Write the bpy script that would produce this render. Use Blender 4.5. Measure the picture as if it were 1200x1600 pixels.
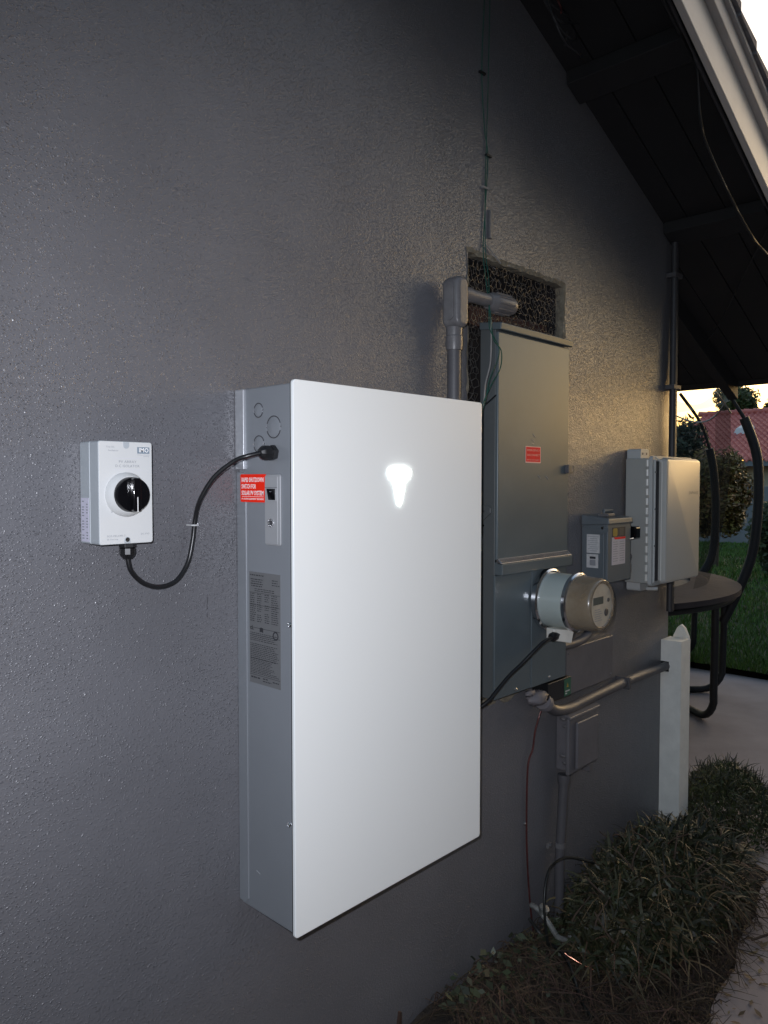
import bpy, bmesh, math, random
from mathutils import Vector, Matrix
random.seed(7)
R = math.radians
for o in list(bpy.data.objects): bpy.data.objects.remove(o)
scene = bpy.context.scene
COL = scene.collection

# ------------------------------------------------------------------ camera
# world: x runs along the house wall, y goes into the wall (face at y = 0), z up, metres
cd = bpy.data.cameras.new('camera'); cam = bpy.data.objects.new('camera', cd); COL.objects.link(cam)
cd.sensor_fit = 'HORIZONTAL'; cd.sensor_width = 36.0; cd.lens = 35.79
cd.clip_start = 0.02; cd.clip_end = 2000
cam.location = (0, -1.325, 1.55); cam.rotation_euler = (R(87.793), 0, R(-46.533))
scene.camera = cam

# ------------------------------------------------------------------ sky, sun, flash, exposure
SUN_EL, SUN_AZ = R(5.0), R(92.0)          # azimuth clockwise from +Y
w = bpy.data.worlds.new('World'); scene.world = w; w.use_nodes = True
nt = w.node_tree; nt.nodes.clear()
sky = nt.nodes.new('ShaderNodeTexSky'); sky.sky_type = 'NISHITA'; sky.sun_disc = False
sky.sun_elevation = SUN_EL; sky.sun_rotation = SUN_AZ; sky.altitude = 0
sky.air_density = 1.0; sky.dust_density = 5.0; sky.ozone_density = 1.5
bg = nt.nodes.new('ShaderNodeBackground'); bg.inputs[1].default_value = 0.15
wo = nt.nodes.new('ShaderNodeOutputWorld')
nt.links.new(sky.outputs[0], bg.inputs[0]); nt.links.new(bg.outputs[0], wo.inputs[0])

sl = bpy.data.lights.new('sun', 'SUN'); sl.energy = 0.10; sl.angle = R(18); sl.color = (1.0, 0.80, 0.55)
so = bpy.data.objects.new('sun', sl); COL.objects.link(so); so.location = (6, -3, 8)
sd = Vector((math.sin(SUN_AZ)*math.cos(SUN_EL), math.cos(SUN_AZ)*math.cos(SUN_EL), math.sin(SUN_EL)))
so.rotation_euler = sd.to_track_quat('Z', 'Y').to_euler()

# the phone's own LED flash, lit when the photograph was taken (its glints, falloff and hard offset shadows show)
fl = bpy.data.lights.new('phone_flash', 'SPOT'); fl.energy = 30; fl.spot_size = R(104); fl.spot_blend = 1.0; fl.shadow_soft_size = 0.006; fl.color = (0.87, 0.90, 1.0)
fo = bpy.data.objects.new('phone_flash', fl); COL.objects.link(fo); fo.location = (-0.028, -1.297, 1.592); fo.rotation_euler = (R(81), 0, R(-38))

vs = scene.view_settings
vs.view_transform = 'Standard'; vs.look = 'None'; vs.exposure = 1.75; vs.gamma = 1.0; vs.use_curve_mapping = False

# ------------------------------------------------------------------ materials
MATS = {}
def mat(name, col, rough=0.6, metal=0.0, var=0.0, vscale=8.0, bump=0.0, bscale=60.0, bdist=0.002, spec=0.5,
        coat=0.0, island=0.0, alpha=1.0, trans=0.0, col2=None, rvar=0.0, transl=0.0, bdetail=3.0):
    m = bpy.data.materials.new(name); m.use_nodes = True
    n = m.node_tree.nodes; l = m.node_tree.links; p = n['Principled BSDF']
    p.inputs['Base Color'].default_value = (*col, 1); p.inputs['Roughness'].default_value = rough
    p.inputs['Metallic'].default_value = metal; p.inputs['Specular IOR Level'].default_value = spec
    p.inputs['Coat Weight'].default_value = coat; p.inputs['Alpha'].default_value = alpha
    p.inputs['Transmission Weight'].default_value = trans
    tc = n.new('ShaderNodeTexCoord')
    if var > 0 or col2:
        nz = n.new('ShaderNodeTexNoise'); nz.inputs['Scale'].default_value = vscale; nz.inputs['Detail'].default_value = 5
        nz.inputs['Roughness'].default_value = 0.6
        l.new(tc.outputs['Object'], nz.inputs['Vector'])
        rp = n.new('ShaderNodeValToRGB'); rp.color_ramp.elements[0].position = 0.3; rp.color_ramp.elements[1].position = 0.72
        a = [c*(1-var) for c in col]; b = [min(1, c*(1+var)) for c in col]
        if col2: a, b = list(col), list(col2)
        rp.color_ramp.elements[0].color = (*a, 1); rp.color_ramp.elements[1].color = (*b, 1)
        l.new(nz.outputs['Fac'], rp.inputs[0]); src = rp.outputs[0]
        l.new(src, p.inputs['Base Color'])
        if rvar > 0:
            mr = n.new('ShaderNodeMapRange'); mr.inputs[3].default_value = max(0.02, rough-rvar); mr.inputs[4].default_value = min(1, rough+rvar)
            l.new(nz.outputs['Fac'], mr.inputs[0]); l.new(mr.outputs[0], p.inputs['Roughness'])
    if island > 0:
        g = n.new('ShaderNodeNewGeometry'); hs = n.new('ShaderNodeHueSaturation')
        mr = n.new('ShaderNodeMapRange'); mr.inputs[3].default_value = 1-island; mr.inputs[4].default_value = 1+island
        l.new(g.outputs['Random Per Island'], mr.inputs[0]); l.new(mr.outputs[0], hs.inputs['Value'])
        mh = n.new('ShaderNodeMapRange'); mh.inputs[3].default_value = 0.5-island*0.06; mh.inputs[4].default_value = 0.5+island*0.05
        ml = n.new('ShaderNodeMath'); ml.operation = 'FRACT'; mm = n.new('ShaderNodeMath'); mm.operation = 'MULTIPLY'; mm.inputs[1].default_value = 17.3
        l.new(g.outputs['Random Per Island'], mm.inputs[0]); l.new(mm.outputs[0], ml.inputs[0]); l.new(ml.outputs[0], mh.inputs[0]); l.new(mh.outputs[0], hs.inputs['Hue'])
        if p.inputs['Base Color'].links: l.new(p.inputs['Base Color'].links[0].from_socket, hs.inputs['Color'])
        else: hs.inputs['Color'].default_value = (*col, 1)
        l.new(hs.outputs[0], p.inputs['Base Color'])
    if bump > 0:
        nz = n.new('ShaderNodeTexNoise'); nz.inputs['Scale'].default_value = bscale; nz.inputs['Detail'].default_value = bdetail
        l.new(tc.outputs['Object'], nz.inputs['Vector'])
        bp = n.new('ShaderNodeBump'); bp.inputs['Strength'].default_value = bump; bp.inputs['Distance'].default_value = bdist
        l.new(nz.outputs['Fac'], bp.inputs['Height']); l.new(bp.outputs[0], p.inputs['Normal'])
    MATS[name] = m
    return m

def stucco():
    m = mat('stucco', (0.138, 0.137, 0.147), rough=0.31, var=0.12, vscale=2.3, spec=0.65)
    n = m.node_tree.nodes; l = m.node_tree.links; p = n['Principled BSDF']; tc = n['Texture Coordinate']
    mp = n.new('ShaderNodeMapping'); mp.inputs['Rotation'].default_value = (0, R(24), 0); mp.inputs['Scale'].default_value = (0.75, 1, 1.15)
    l.new(tc.outputs['Object'], mp.inputs['Vector'])
    wn = n.new('ShaderNodeTexNoise'); wn.inputs['Scale'].default_value = 90; wn.inputs['Detail'].default_value = 0
    l.new(mp.outputs[0], wn.inputs['Vector'])
    wm = n.new('ShaderNodeVectorMath'); wm.operation = 'MULTIPLY_ADD'; wm.inputs[1].default_value = (.010, .010, .010)
    l.new(wn.outputs['Color'], wm.inputs[0]); l.new(mp.outputs[0], wm.inputs[2])
    v1 = n.new('ShaderNodeTexVoronoi'); v1.feature = 'F1'; v1.inputs['Scale'].default_value = 260
    l.new(wm.outputs[0], v1.inputs['Vector'])
    r1 = n.new('ShaderNodeMapRange'); r1.interpolation_type = 'SMOOTHSTEP'; r1.inputs[1].default_value = 0.10; r1.inputs[2].default_value = 0.50; r1.inputs[3].default_value = 1.0; r1.inputs[4].default_value = 0.0
    l.new(v1.outputs['Distance'], r1.inputs[0])
    # only some of the cells carry a raised grain
    sc = n.new('ShaderNodeSeparateColor'); l.new(v1.outputs['Color'], sc.inputs[0])
    r2 = n.new('ShaderNodeMapRange'); r2.inputs[1].default_value = 0.0; r2.inputs[2].default_value = 1.0; r2.inputs[3].default_value = 0.15; l.new(sc.outputs[0], r2.inputs[0])
    m1 = n.new('ShaderNodeMath'); m1.operation = 'MULTIPLY'; l.new(r1.outputs[0], m1.inputs[0]); l.new(r2.outputs[0], m1.inputs[1])
    c = n.new('ShaderNodeTexNoise'); c.inputs['Scale'].default_value = 5; c.inputs['Detail'].default_value = 1
    l.new(tc.outputs['Object'], c.inputs['Vector'])
    rc = n.new('ShaderNodeMapRange'); rc.inputs[1].default_value = 0.35; rc.inputs[2].default_value = 0.65; rc.inputs[3].default_value = 0.55; rc.inputs[4].default_value = 1.0
    l.new(c.outputs['Fac'], rc.inputs[0])
    mu = n.new('ShaderNodeMath'); mu.operation = 'MULTIPLY'; l.new(m1.outputs[0], mu.inputs[0]); l.new(rc.outputs[0], mu.inputs[1])
    b = n.new('ShaderNodeTexNoise'); b.inputs['Scale'].default_value = 150; b.inputs['Detail'].default_value = 2; b.inputs['Roughness'].default_value = 0.6
    l.new(mp.outputs[0], b.inputs['Vector'])
    b2 = n.new('ShaderNodeTexNoise'); b2.inputs['Scale'].default_value = 22; b2.inputs['Detail'].default_value = 1
    l.new(mp.outputs[0], b2.inputs['Vector'])
    mb = n.new('ShaderNodeMath'); mb.operation = 'MULTIPLY_ADD'; mb.inputs[1].default_value = 0.7
    l.new(b.outputs['Fac'], mb.inputs[0]); l.new(mu.outputs[0], mb.inputs[2])
    mb2 = n.new('ShaderNodeMath'); mb2.operation = 'MULTIPLY_ADD'; mb2.inputs[1].default_value = 0.7
    l.new(b2.outputs['Fac'], mb2.inputs[0]); l.new(mb.outputs[0], mb2.inputs[2])
    bp = n.new('ShaderNodeBump'); bp.inputs['Strength'].default_value = 1.0; bp.inputs['Distance'].default_value = 0.0017
    l.new(mb2.outputs[0], bp.inputs['Height']); l.new(bp.outputs[0], p.inputs['Normal'])
    return m
M_stucco = stucco()
M_painted = mat('painted_pipe', (0.085, 0.082, 0.088), 0.5, var=0.12, vscale=14, bump=0.25, bscale=120, bdist=0.001)
M_painted_worn = mat('painted_fitting', (0.105, 0.10, 0.105), 0.38, col2=(0.17, 0.165, 0.165), vscale=22, bump=0.3, bscale=90, bdist=0.001)
M_darkpipe = mat('dark_pipe', (0.040, 0.039, 0.043), 0.5, var=0.1, vscale=12)
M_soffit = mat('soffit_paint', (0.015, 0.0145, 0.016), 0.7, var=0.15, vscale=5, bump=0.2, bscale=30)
M_fascia = mat('fascia_paint', (0.82, 0.77, 0.72), 0.34, var=0.08, vscale=6, bump=0.15, bscale=40)
M_trim = mat('drip_edge', (0.66, 0.62, 0.60), 0.4, var=0.08, vscale=10)
M_shingle = mat('shingle', (0.30, 0.29, 0.31), 0.9, var=0.25, vscale=40, bump=0.5, bscale=300)
M_cav = mat('tar_paper', (0.010, 0.008, 0.009), 0.9, var=0.5, vscale=9, bump=0.4, bscale=40)
M_cavred = mat('old_sheathing', (0.045, 0.016, 0.013), 0.8, var=0.4, vscale=12)
M_edge = mat('broken_stucco', (0.20, 0.175, 0.13), 0.95, var=0.3, vscale=40, bump=0.8, bscale=120, bdist=0.004)
M_wire = mat('galvanised_wire', (0.15, 0.14, 0.13), 0.45, metal=0.5, var=0.4, vscale=60)
M_glasswhite = mat('white_glass', (0.85, 0.87, 0.855), 0.27, spec=0.45)
M_glassedge = mat('glass_edge', (0.72, 0.74, 0.80), 0.15)
M_gasket = mat('black_gasket', (0.006, 0.006, 0.007), 0.6)
M_chassis = mat('chassis_grey', (0.255, 0.27, 0.29), 0.38, metal=0.25, var=0.05, vscale=3, bump=0.05, bscale=400, bdist=0.0005)
M_bracket = mat('bracket_grey', (0.42, 0.43, 0.45), 0.32, metal=0.35, var=0.05, vscale=5)
M_plate = mat('switch_plate', (0.36, 0.365, 0.375), 0.4, metal=0.15)
M_groove = mat('dark_groove', (0.05, 0.05, 0.055), 0.5)
M_black = mat('black_plastic', (0.010, 0.010, 0.011), 0.35, spec=0.5)
M_blackgloss = mat('black_gloss', (0.004, 0.004, 0.005), 0.07, spec=0.3)
M_rubber = mat('black_rubber', (0.011, 0.011, 0.012), 0.33, var=0.2, vscale=40)
M_chrome = mat('steel', (0.70, 0.70, 0.71), 0.22, metal=1.0, var=0.08, vscale=30)
M_red = mat('warning_red', (0.95, 0.028, 0.010), 0.7, spec=0.1)
M_red2 = mat('sticker_red', (0.82, 0.014, 0.018), 0.6, spec=0.2, var=0.1, vscale=50)
M_pink = mat('sticker_print', (0.80, 0.45, 0.42), 0.5)
M_whiteprint = mat('white_print', (0.95, 0.93, 0.90), 0.45)
M_silverlab = mat('silver_label', (0.17, 0.172, 0.175), 0.35, metal=0.2, var=0.05, vscale=30)
M_ink = mat('ink', (0.03, 0.03, 0.035), 0.6)
M_inkgrey = mat('grey_ink', (0.24, 0.25, 0.27), 0.6)
M_isow = mat('isolator_white', (0.60, 0.605, 0.595), 0.38, var=0.02, vscale=8, bump=0.06, bscale=600, bdist=0.0004)
M_isog = mat('isolator_grey', (0.40, 0.43, 0.45), 0.42)
M_isologo = mat('logo_blue_grey', (0.20, 0.25, 0.30), 0.5)
M_lablil = mat('pale_label', (0.60, 0.58, 0.68), 0.45)
def emis(name, col, s):
    m = bpy.data.materials.new(name); m.use_nodes = True; p = m.node_tree.nodes['Principled BSDF']
    p.inputs['Base Color'].default_value = (*col, 1); p.inputs['Emission Color'].default_value = (*col, 1); p.inputs['Emission Strength'].default_value = s
    return m
M_emblem = emis('lit_emblem', (0.93, 1.0, 0.97), 4.0)
M_panel = mat('panel_grey', (0.108, 0.133, 0.145), 0.32, metal=0.15, var=0.10, vscale=5, bump=0.04, bscale=300, bdist=0.0006, rvar=0.06, spec=0.35)
M_lip = mat('lip_highlight', (0.48, 0.46, 0.46), 0.24, metal=0.85, var=0.12, vscale=20)  # paler metal than the panel, standing in for the highlight along the lip
M_panelside = mat('panel_side', (0.10, 0.11, 0.112), 0.42, metal=0.1, var=0.06, vscale=5)
M_meterring = mat('meter_ring', (0.66, 0.66, 0.68), 0.16, metal=1.0)
M_collar = mat('collar_grey_green', (0.36, 0.41, 0.39), 0.28, spec=0.6)
M_metercover = mat('dirty_polycarbonate', (0.50, 0.42, 0.31), 0.25, col2=(0.27, 0.20, 0.13), vscale=11, bump=0.08, bscale=40, coat=0.6, trans=0.55)
M_meterface = mat('meter_face', (0.42, 0.38, 0.31), 0.5, var=0.15, vscale=25)
M_lens = mat('meter_lens', (0.85, 0.78, 0.66), 0.12, trans=1.0, alpha=1.0)
M_lcd = mat('lcd', (0.10, 0.105, 0.09), 0.2)
M_beige = mat('connector_white', (0.62, 0.60, 0.54), 0.45, var=0.08, vscale=30)
M_disc = mat('disconnect_grey', (0.115, 0.135, 0.150), 0.42, metal=0.1, var=0.06, vscale=7)
M_paper = mat('paper_label', (0.50, 0.50, 0.50), 0.7, var=0.12, vscale=90)
M_paperpink = mat('pinkish_label', (0.52, 0.49, 0.53), 0.7, var=0.06, vscale=60)
M_yellow = mat('label_yellow', (0.28, 0.20, 0.02), 0.5)
M_combg = mat('enclosure_grey', (0.36, 0.36, 0.335), 0.5, var=0.04, vscale=9)
M_combf = mat('enclosure_flange', (0.46, 0.47, 0.46), 0.45, var=0.04, vscale=9)
M_bead = mat('pale_bead', (0.66, 0.65, 0.60), 0.3)
M_combd = mat('enclosure_door', (0.44, 0.435, 0.41), 0.33, var=0.03, vscale=4)
M_wood = mat('white_wood', (0.80, 0.79, 0.73), 0.7, var=0.08, vscale=16, bump=0.25, bscale=50, bdist=0.002)
M_jbox = mat('painted_box', (0.125, 0.12, 0.128), 0.42, var=0.12, vscale=14, bump=0.2, bscale=60)
M_green = mat('green_wire', (0.008, 0.070, 0.050), 0.5)
M_greywire = mat('grey_wire', (0.25, 0.24, 0.23), 0.5)
M_redwire = mat('copper_wire', (0.10, 0.030, 0.028), 0.4, metal=0.3, var=0.3, vscale=40)
M_copper = mat('bright_copper', (0.75, 0.34, 0.22), 0.25, metal=1.0)
M_darkwire = mat('dark_cable', (0.03, 0.03, 0.032), 0.45)
M_concrete = mat('concrete', (0.35, 0.295, 0.28), 0.85, var=0.18, vscale=2.2, bump=0.35, bscale=160, bdist=0.003)
M_soil = mat('soil', (0.032, 0.024, 0.018), 0.95, var=0.4, vscale=14, bump=1.0, bscale=45, bdist=0.02)
M_turf = mat('turf_soil', (0.030, 0.040, 0.014), 0.95, var=0.3, vscale=3)
M_grass = mat('grass_blades', (0.080, 0.155, 0.022), 0.6, island=0.45)
M_strap = mat('strap_leaves', (0.020, 0.028, 0.011), 0.6, island=0.7, col2=(0.045, 0.042, 0.018), vscale=6)
M_drystrap = mat('dry_leaves', (0.11, 0.075, 0.036), 0.7, island=0.6, col2=(0.05, 0.032, 0.018), vscale=9)
M_fine = mat('shrub_leaves', (0.045, 0.075, 0.018), 0.55, island=0.6, col2=(0.06, 0.05, 0.02), vscale=7)
M_darkfine = mat('dark_small_leaves', (0.022, 0.034, 0.012), 0.5, island=0.6, col2=(0.045, 0.042, 0.017), vscale=6)
M_ivy = mat('ivy_leaves', (0.040, 0.050, 0.024), 0.5, island=0.6)
M_straw = mat('straw', (0.075, 0.048, 0.026), 0.8, island=0.6, col2=(0.035, 0.022, 0.014), vscale=8)
M_drystem = mat('dry_stem', (0.16, 0.11, 0.055), 0.7, var=0.3, vscale=20)
M_stem = mat('twig_bark', (0.075, 0.05, 0.035), 0.9, var=0.3, vscale=30)
M_hedge = mat('hedge_leaves_sunset_tint', (0.10, 0.085, 0.02), 0.55, island=0.5, col2=(0.20, 0.11, 0.025), vscale=1.5)  # orange of the sunset light is put into the leaf colour
M_hedge2 = mat('dark_bush_leaves', (0.035, 0.05, 0.012), 0.6, island=0.5)
M_tree = mat('tree_leaves', (0.06, 0.085, 0.025), 0.55, island=0.5)
M_darktree = mat('dark_tree_leaves', (0.022, 0.034, 0.014), 0.6, island=0.5)
M_bark = mat('bark', (0.09, 0.065, 0.045), 0.9, var=0.3, vscale=12, bump=0.7, bscale=30, bdist=0.01)
M_tile = mat('terracotta_tiles', (0.60, 0.19, 0.16), 0.7, island=0.0, col2=(0.48, 0.13, 0.11), vscale=1.3)
M_housewall = mat('cream_stucco', (0.42, 0.36, 0.27), 0.9, var=0.06, vscale=2)
M_fasciagrey = mat('grey_fascia', (0.16, 0.175, 0.20), 0.6, var=0.08)
M_block = mat('garden_wall_grey', (0.22, 0.22, 0.235), 0.9, var=0.14, vscale=1.2, bump=0.3, bscale=20)
M_vent = mat('vent_white', (0.62, 0.60, 0.60), 0.5)
M_tramp = mat('black_foam', (0.012, 0.012, 0.013), 0.6)
M_pad = mat('trampoline_pad', (0.050, 0.043, 0.046), 0.85, spec=0.15, var=0.15, vscale=5, bump=0.3, bscale=18, bdist=0.01)
M_matt = mat('jumping_mat', (0.02, 0.02, 0.022), 0.7)
def net_mat(name, col, a):
    m = bpy.data.materials.new(name); m.use_nodes = True; n = m.node_tree.nodes; l = m.node_tree.links; n.clear()
    o = n.new('ShaderNodeOutputMaterial'); mx = n.new('ShaderNodeMixShader'); t = n.new('ShaderNodeBsdfTransparent'); d = n.new('ShaderNodeBsdfDiffuse')
    d.inputs[0].default_value = (*col, 1); mx.inputs[0].default_value = a
    l.new(t.outputs[0], mx.inputs[1]); l.new(d.outputs[0], mx.inputs[2]); l.new(mx.outputs[0], o.inputs[0])
    return m
M_net = net_mat('netting', (0.03, 0.028, 0.026), 0.32)
M_netband = net_mat('net_band', (0.6, 0.55, 0.48), 0.25)
M_fencewood = mat('fence_boards', (0.20, 0.19, 0.19), 0.85, var=0.2, vscale=9, bump=0.3, bscale=40)
M_housegrey = mat('grey_house_stucco', (0.20, 0.19, 0.18), 0.9, var=0.08, vscale=2, bump=0.4, bscale=60)
M_hose = mat('black_hose', (0.012, 0.013, 0.012), 0.4)
M_putty = mat('grey_putty', (0.15, 0.14, 0.15), 0.65, var=0.15, vscale=25, bump=0.4, bscale=60, bdist=0.003)
M_valve = mat('valve_metal', (0.24, 0.24, 0.225), 0.5, metal=0.3, var=0.5, vscale=40)
M_leafdry = mat('fallen_leaf', (0.20, 0.14, 0.07), 0.7, island=0.4)
M_glabel = mat('green_label', (0.02, 0.10, 0.06), 0.5)

# ------------------------------------------------------------------ helpers
OFF = {}
def empty(name, loc, label=None, cat=None, group=None, kind=None):
    o = bpy.data.objects.new(name, None); COL.objects.link(o); o.location = loc; o.empty_display_size = 0.05
    OFF[o.name] = Vector(loc); tag(o, label, cat, group, kind); return o
def tag(o, label=None, cat=None, group=None, kind=None):
    if label: o['label'] = label
    if cat: o['category'] = cat
    if group: o['group'] = group
    if kind: o['kind'] = kind
    return o
class MB:
    def __init__(s): s.v = []; s.f = []
    def add(s, vs, fs):
        k = len(s.v); s.v += [tuple(v) for v in vs]; s.f += [tuple(i+k for i in f) for f in fs]; return s
    def box(s, x0, x1, y0, y1, z0, z1):
        return s.add([(x0,y0,z0),(x1,y0,z0),(x1,y1,z0),(x0,y1,z0),(x0,y0,z1),(x1,y0,z1),(x1,y1,z1),(x0,y1,z1)],
                     [(0,3,2,1),(4,5,6,7),(0,1,5,4),(1,2,6,5),(2,3,7,6),(3,0,4,7)])
    def hexa(s, p): # eight corners ordered like box
        return s.add(p, [(0,3,2,1),(4,5,6,7),(0,1,5,4),(1,2,6,5),(2,3,7,6),(3,0,4,7)])
    def tube(s, path, r, n=10, caps=True):
        P = [Vector(p) for p in path]; rr = r if isinstance(r, (list, tuple)) else [r]*len(P)
        T = []
        for i in range(len(P)):
            t = (P[min(i+1, len(P)-1)]-P[max(i-1, 0)]); T.append(t.normalized() if t.length > 1e-9 else Vector((0,0,1)))
        u = T[0].orthogonal().normalized(); k = len(s.v)
        for i, p in enumerate(P):
            u = (u - T[i]*u.dot(T[i])); u = u.normalized() if u.length > 1e-6 else T[i].orthogonal().normalized()
            v = T[i].cross(u)
            for j in range(n):
                a = 2*math.pi*j/n; s.v.append(tuple(p + (u*math.cos(a)+v*math.sin(a))*rr[i]))
        for i in range(len(P)-1):
            for j in range(n):
                a = k+i*n+j; b = k+i*n+(j+1) % n; s.f.append((a, b, b+n, a+n))
        if caps:
            s.f.append(tuple(k+j for j in reversed(range(n)))); s.f.append(tuple(k+(len(P)-1)*n+j for j in range(n)))
        return s
    def lathe(s, prof, origin, axis, n=32, caps=True): # prof: (distance along axis, radius)
        o = Vector(origin); a = Vector(axis).normalized(); u = a.orthogonal().normalized(); v = a.cross(u); k = len(s.v)
        for d, r in prof:
            for j in range(n):
                t = 2*math.pi*j/n; s.v.append(tuple(o + a*d + (u*math.cos(t)+v*math.sin(t))*r))
        for i in range(len(prof)-1):
            for j in range(n):
                q = k+i*n+j; b = k+i*n+(j+1) % n; s.f.append((q, b, b+n, q+n))
        if caps:
            s.f.append(tuple(k+j for j in reversed(range(n)))); s.f.append(tuple(k+(len(prof)-1)*n+j for j in range(n)))
        return s
    def prism(s, poly, f0, f1): # poly: 2-D points; f0, f1 map a 2-D point to 3-D on either face
        n = len(poly); k = len(s.v); s.v += [tuple(f0(p)) for p in poly]+[tuple(f1(p)) for p in poly]
        s.f.append(tuple(k+i for i in reversed(range(n)))); s.f.append(tuple(k+n+i for i in range(n)))
        for i in range(n): s.f.append((k+i, k+(i+1) % n, k+n+(i+1) % n, k+n+i))
        return s
    def build(s, name, m, parent=None, smooth=None, bevel=0, seg=2, base=None):
        me = bpy.data.meshes.new(name)
        if parent is not None: off = OFF[parent.name]
        else:
            xs = [v[0] for v in s.v]; ys = [v[1] for v in s.v]; zs = [v[2] for v in s.v]
            off = Vector(((min(xs)+max(xs))/2, (min(ys)+max(ys))/2, min(zs))) if base is None else Vector(base)
        me.from_pydata([(v[0]-off.x, v[1]-off.y, v[2]-off.z) for v in s.v], [], s.f); me.update()
        bm = bmesh.new(); bm.from_mesh(me)
        if len(s.f) < 20000: bmesh.ops.recalc_face_normals(bm, faces=bm.faces)
        bm.to_mesh(me); bm.free()
        me.materials.append(m)
        o = bpy.data.objects.new(name, me); COL.objects.link(o)
        if parent is not None: o.parent = parent
        else: o.location = off
        OFF[o.name] = off
        if smooth is not None or bevel:
            for pl in me.polygons: pl.use_smooth = True
            me.set_sharp_from_angle(angle=R(smooth if smooth else 35))
        if bevel:
            b = o.modifiers.new('bevel', 'BEVEL'); b.width = bevel; b.segments = seg; b.limit_method = 'ANGLE'; b.angle_limit = R(40)
            b.harden_normals = True
        return o
def spline(pts, k=8):
    P = [Vector(p) for p in pts]; out = []
    for i in range(len(P)-1):
        a = P[max(i-1, 0)]; b = P[i]; c = P[i+1]; d = P[min(i+2, len(P)-1)]
        for j in range(k):
            t = j/k
            out.append(0.5*((2*b)+(c-a)*t+(2*a-5*b+4*c-d)*t*t+(-a+3*b-3*c+d)*t**3))
    out.append(P[-1]); return out
def rrect(x0, x1, z0, z1, r, n=5):
    p = []
    for cx, cz, a0 in ((x1-r, z1-r, 0), (x0+r, z1-r, 90), (x0+r, z0+r, 180), (x1-r, z0+r, 270)):
        for i in range(n+1):
            a = R(a0+90*i/n); p.append((cx+r*math.cos(a), cz+r*math.sin(a)))
    return p
def face_y(y): return lambda p: (p[0], y, p[1])             # a sheet facing -y, p = (x, z)
def face_x(x): return lambda p: (x, p[0], p[1])             # a sheet facing -x, p = (y, z)
def text(body, size, org, right, up, m, parent, name='lettering', width=None, align='LEFT', ext=0.0002, bold=0.0):
    cu = bpy.data.curves.new('t', 'FONT'); cu.body = body; cu.size = 1; cu.align_x = align; cu.resolution_u = 2; cu.offset = bold
    cu.space_character = 1.05
    ob = bpy.data.objects.new('t', cu); COL.objects.link(ob)
    dg = bpy.context.evaluated_depsgraph_get(); me = bpy.data.meshes.new_from_object(ob.evaluated_get(dg))
    bpy.data.objects.remove(ob); bpy.data.curves.remove(cu)
    xs = [v.co.x for v in me.vertices]
    if not xs: return None
    sx = size if width is None else width/(max(xs)-min(xs))
    o = Vector(org); r = Vector(right); u = Vector(up); off = OFF[parent.name]
    for v in me.vertices: v.co = o + r*v.co.x*sx + u*v.co.y*size - off
    me.materials.clear(); me.materials.append(m); me.name = name
    t = bpy.data.objects.new(name, me); COL.objects.link(t); t.parent = parent; OFF[t.name] = off
    return t
RX, UZ = (1, 0, 0), (0, 0, 1)      # lettering on faces that look to -y
RS = (0, -1, 0)                    # lettering on faces that look to -x

# ================================================================== SETTING
def grid_sheet(name, x0, x1, y0, y1, nx, ny, zf, m, kind='structure'):
    b = MB(); vs_ = []; fs = []
    for j in range(ny+1):
        for i in range(nx+1):
            x = x0+(x1-x0)*i/nx; y = y0+(y1-y0)*j/ny; vs_.append((x, y, zf(x, y)))
    for j in range(ny):
        for i in range(nx):
            a = j*(nx+1)+i; fs.append((a, a+1, a+nx+2, a+nx+1))
    b.add(vs_, fs); o = b.build(name, m, smooth=60, base=((x0+x1)/2, (y0+y1)/2, 0)); tag(o, kind=kind); return o
g = MB().add([(-300,-300,-0.03),(300,-300,-0.03),(300,300,-0.03),(-300,300,-0.03)], [(0,1,2,3)]).build('ground', M_soil, base=(0,0,-0.03)); tag(g, kind='structure')
def edge_y(x):   # where the planting bed meets the concrete path
    return -0.56+0.06*math.sin(x*3.1)+0.03*math.sin(x*9)
def bedz(x, y):
    return 0.012+0.09*math.exp(-((y+0.05)/0.22)**2)*(1.0 if x < 1.9 else max(0.25, 1-(x-1.9)*1.2))+0.012*math.sin(x*23+y*31)*math.sin(y*37-x*9)
def concz(x, y): return 0.0
def bed_edge(x): return -0.54+0.02*math.sin(x*2.2) if x < 2.0 else (-0.54+0.02*math.sin(4.4))+(x-2.0)*0.14+0.012*math.sin(x*17)
cpts = [(-8,-9),(6.38,-9),(6.38,9),(3.22,9),(3.22,bed_edge(3.22))]+[(3.22-i*.12, bed_edge(3.22-i*.12)) for i in range(1, 52)]+[(-8,bed_edge(-3))]
c = MB().prism(cpts, lambda p: (p[0],p[1],-.10), lambda p: (p[0],p[1],0)).build('concrete_path', M_concrete, base=(0,-4,0)); tag(c, kind='structure')
def bed():
    b = MB(); nx, ny = 150, 24
    for i in range(nx+1):
        x = -2.8+6.01*i/nx; e = bed_edge(x)+.006
        for j in range(ny+1):
            y = e+(-.002-e)*j/ny; b.v.append((x, y, max(.006, bedz(x, y))))
    for i in range(nx):
        for j in range(ny): a = i*(ny+1)+j; b.f.append((a, a+1, a+ny+2, a+ny+1))
    tag(b.build('planting_bed', M_soil, smooth=60, base=(0,-.3,0)), kind='structure')
bed()
lz = lambda x, y: 0.035+0.02*math.sin(x*1.3)*math.sin(y*1.7)
grid_sheet('lawn', 6.384, 20.0, -14, 16, 40, 60, lz, M_turf)
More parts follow.
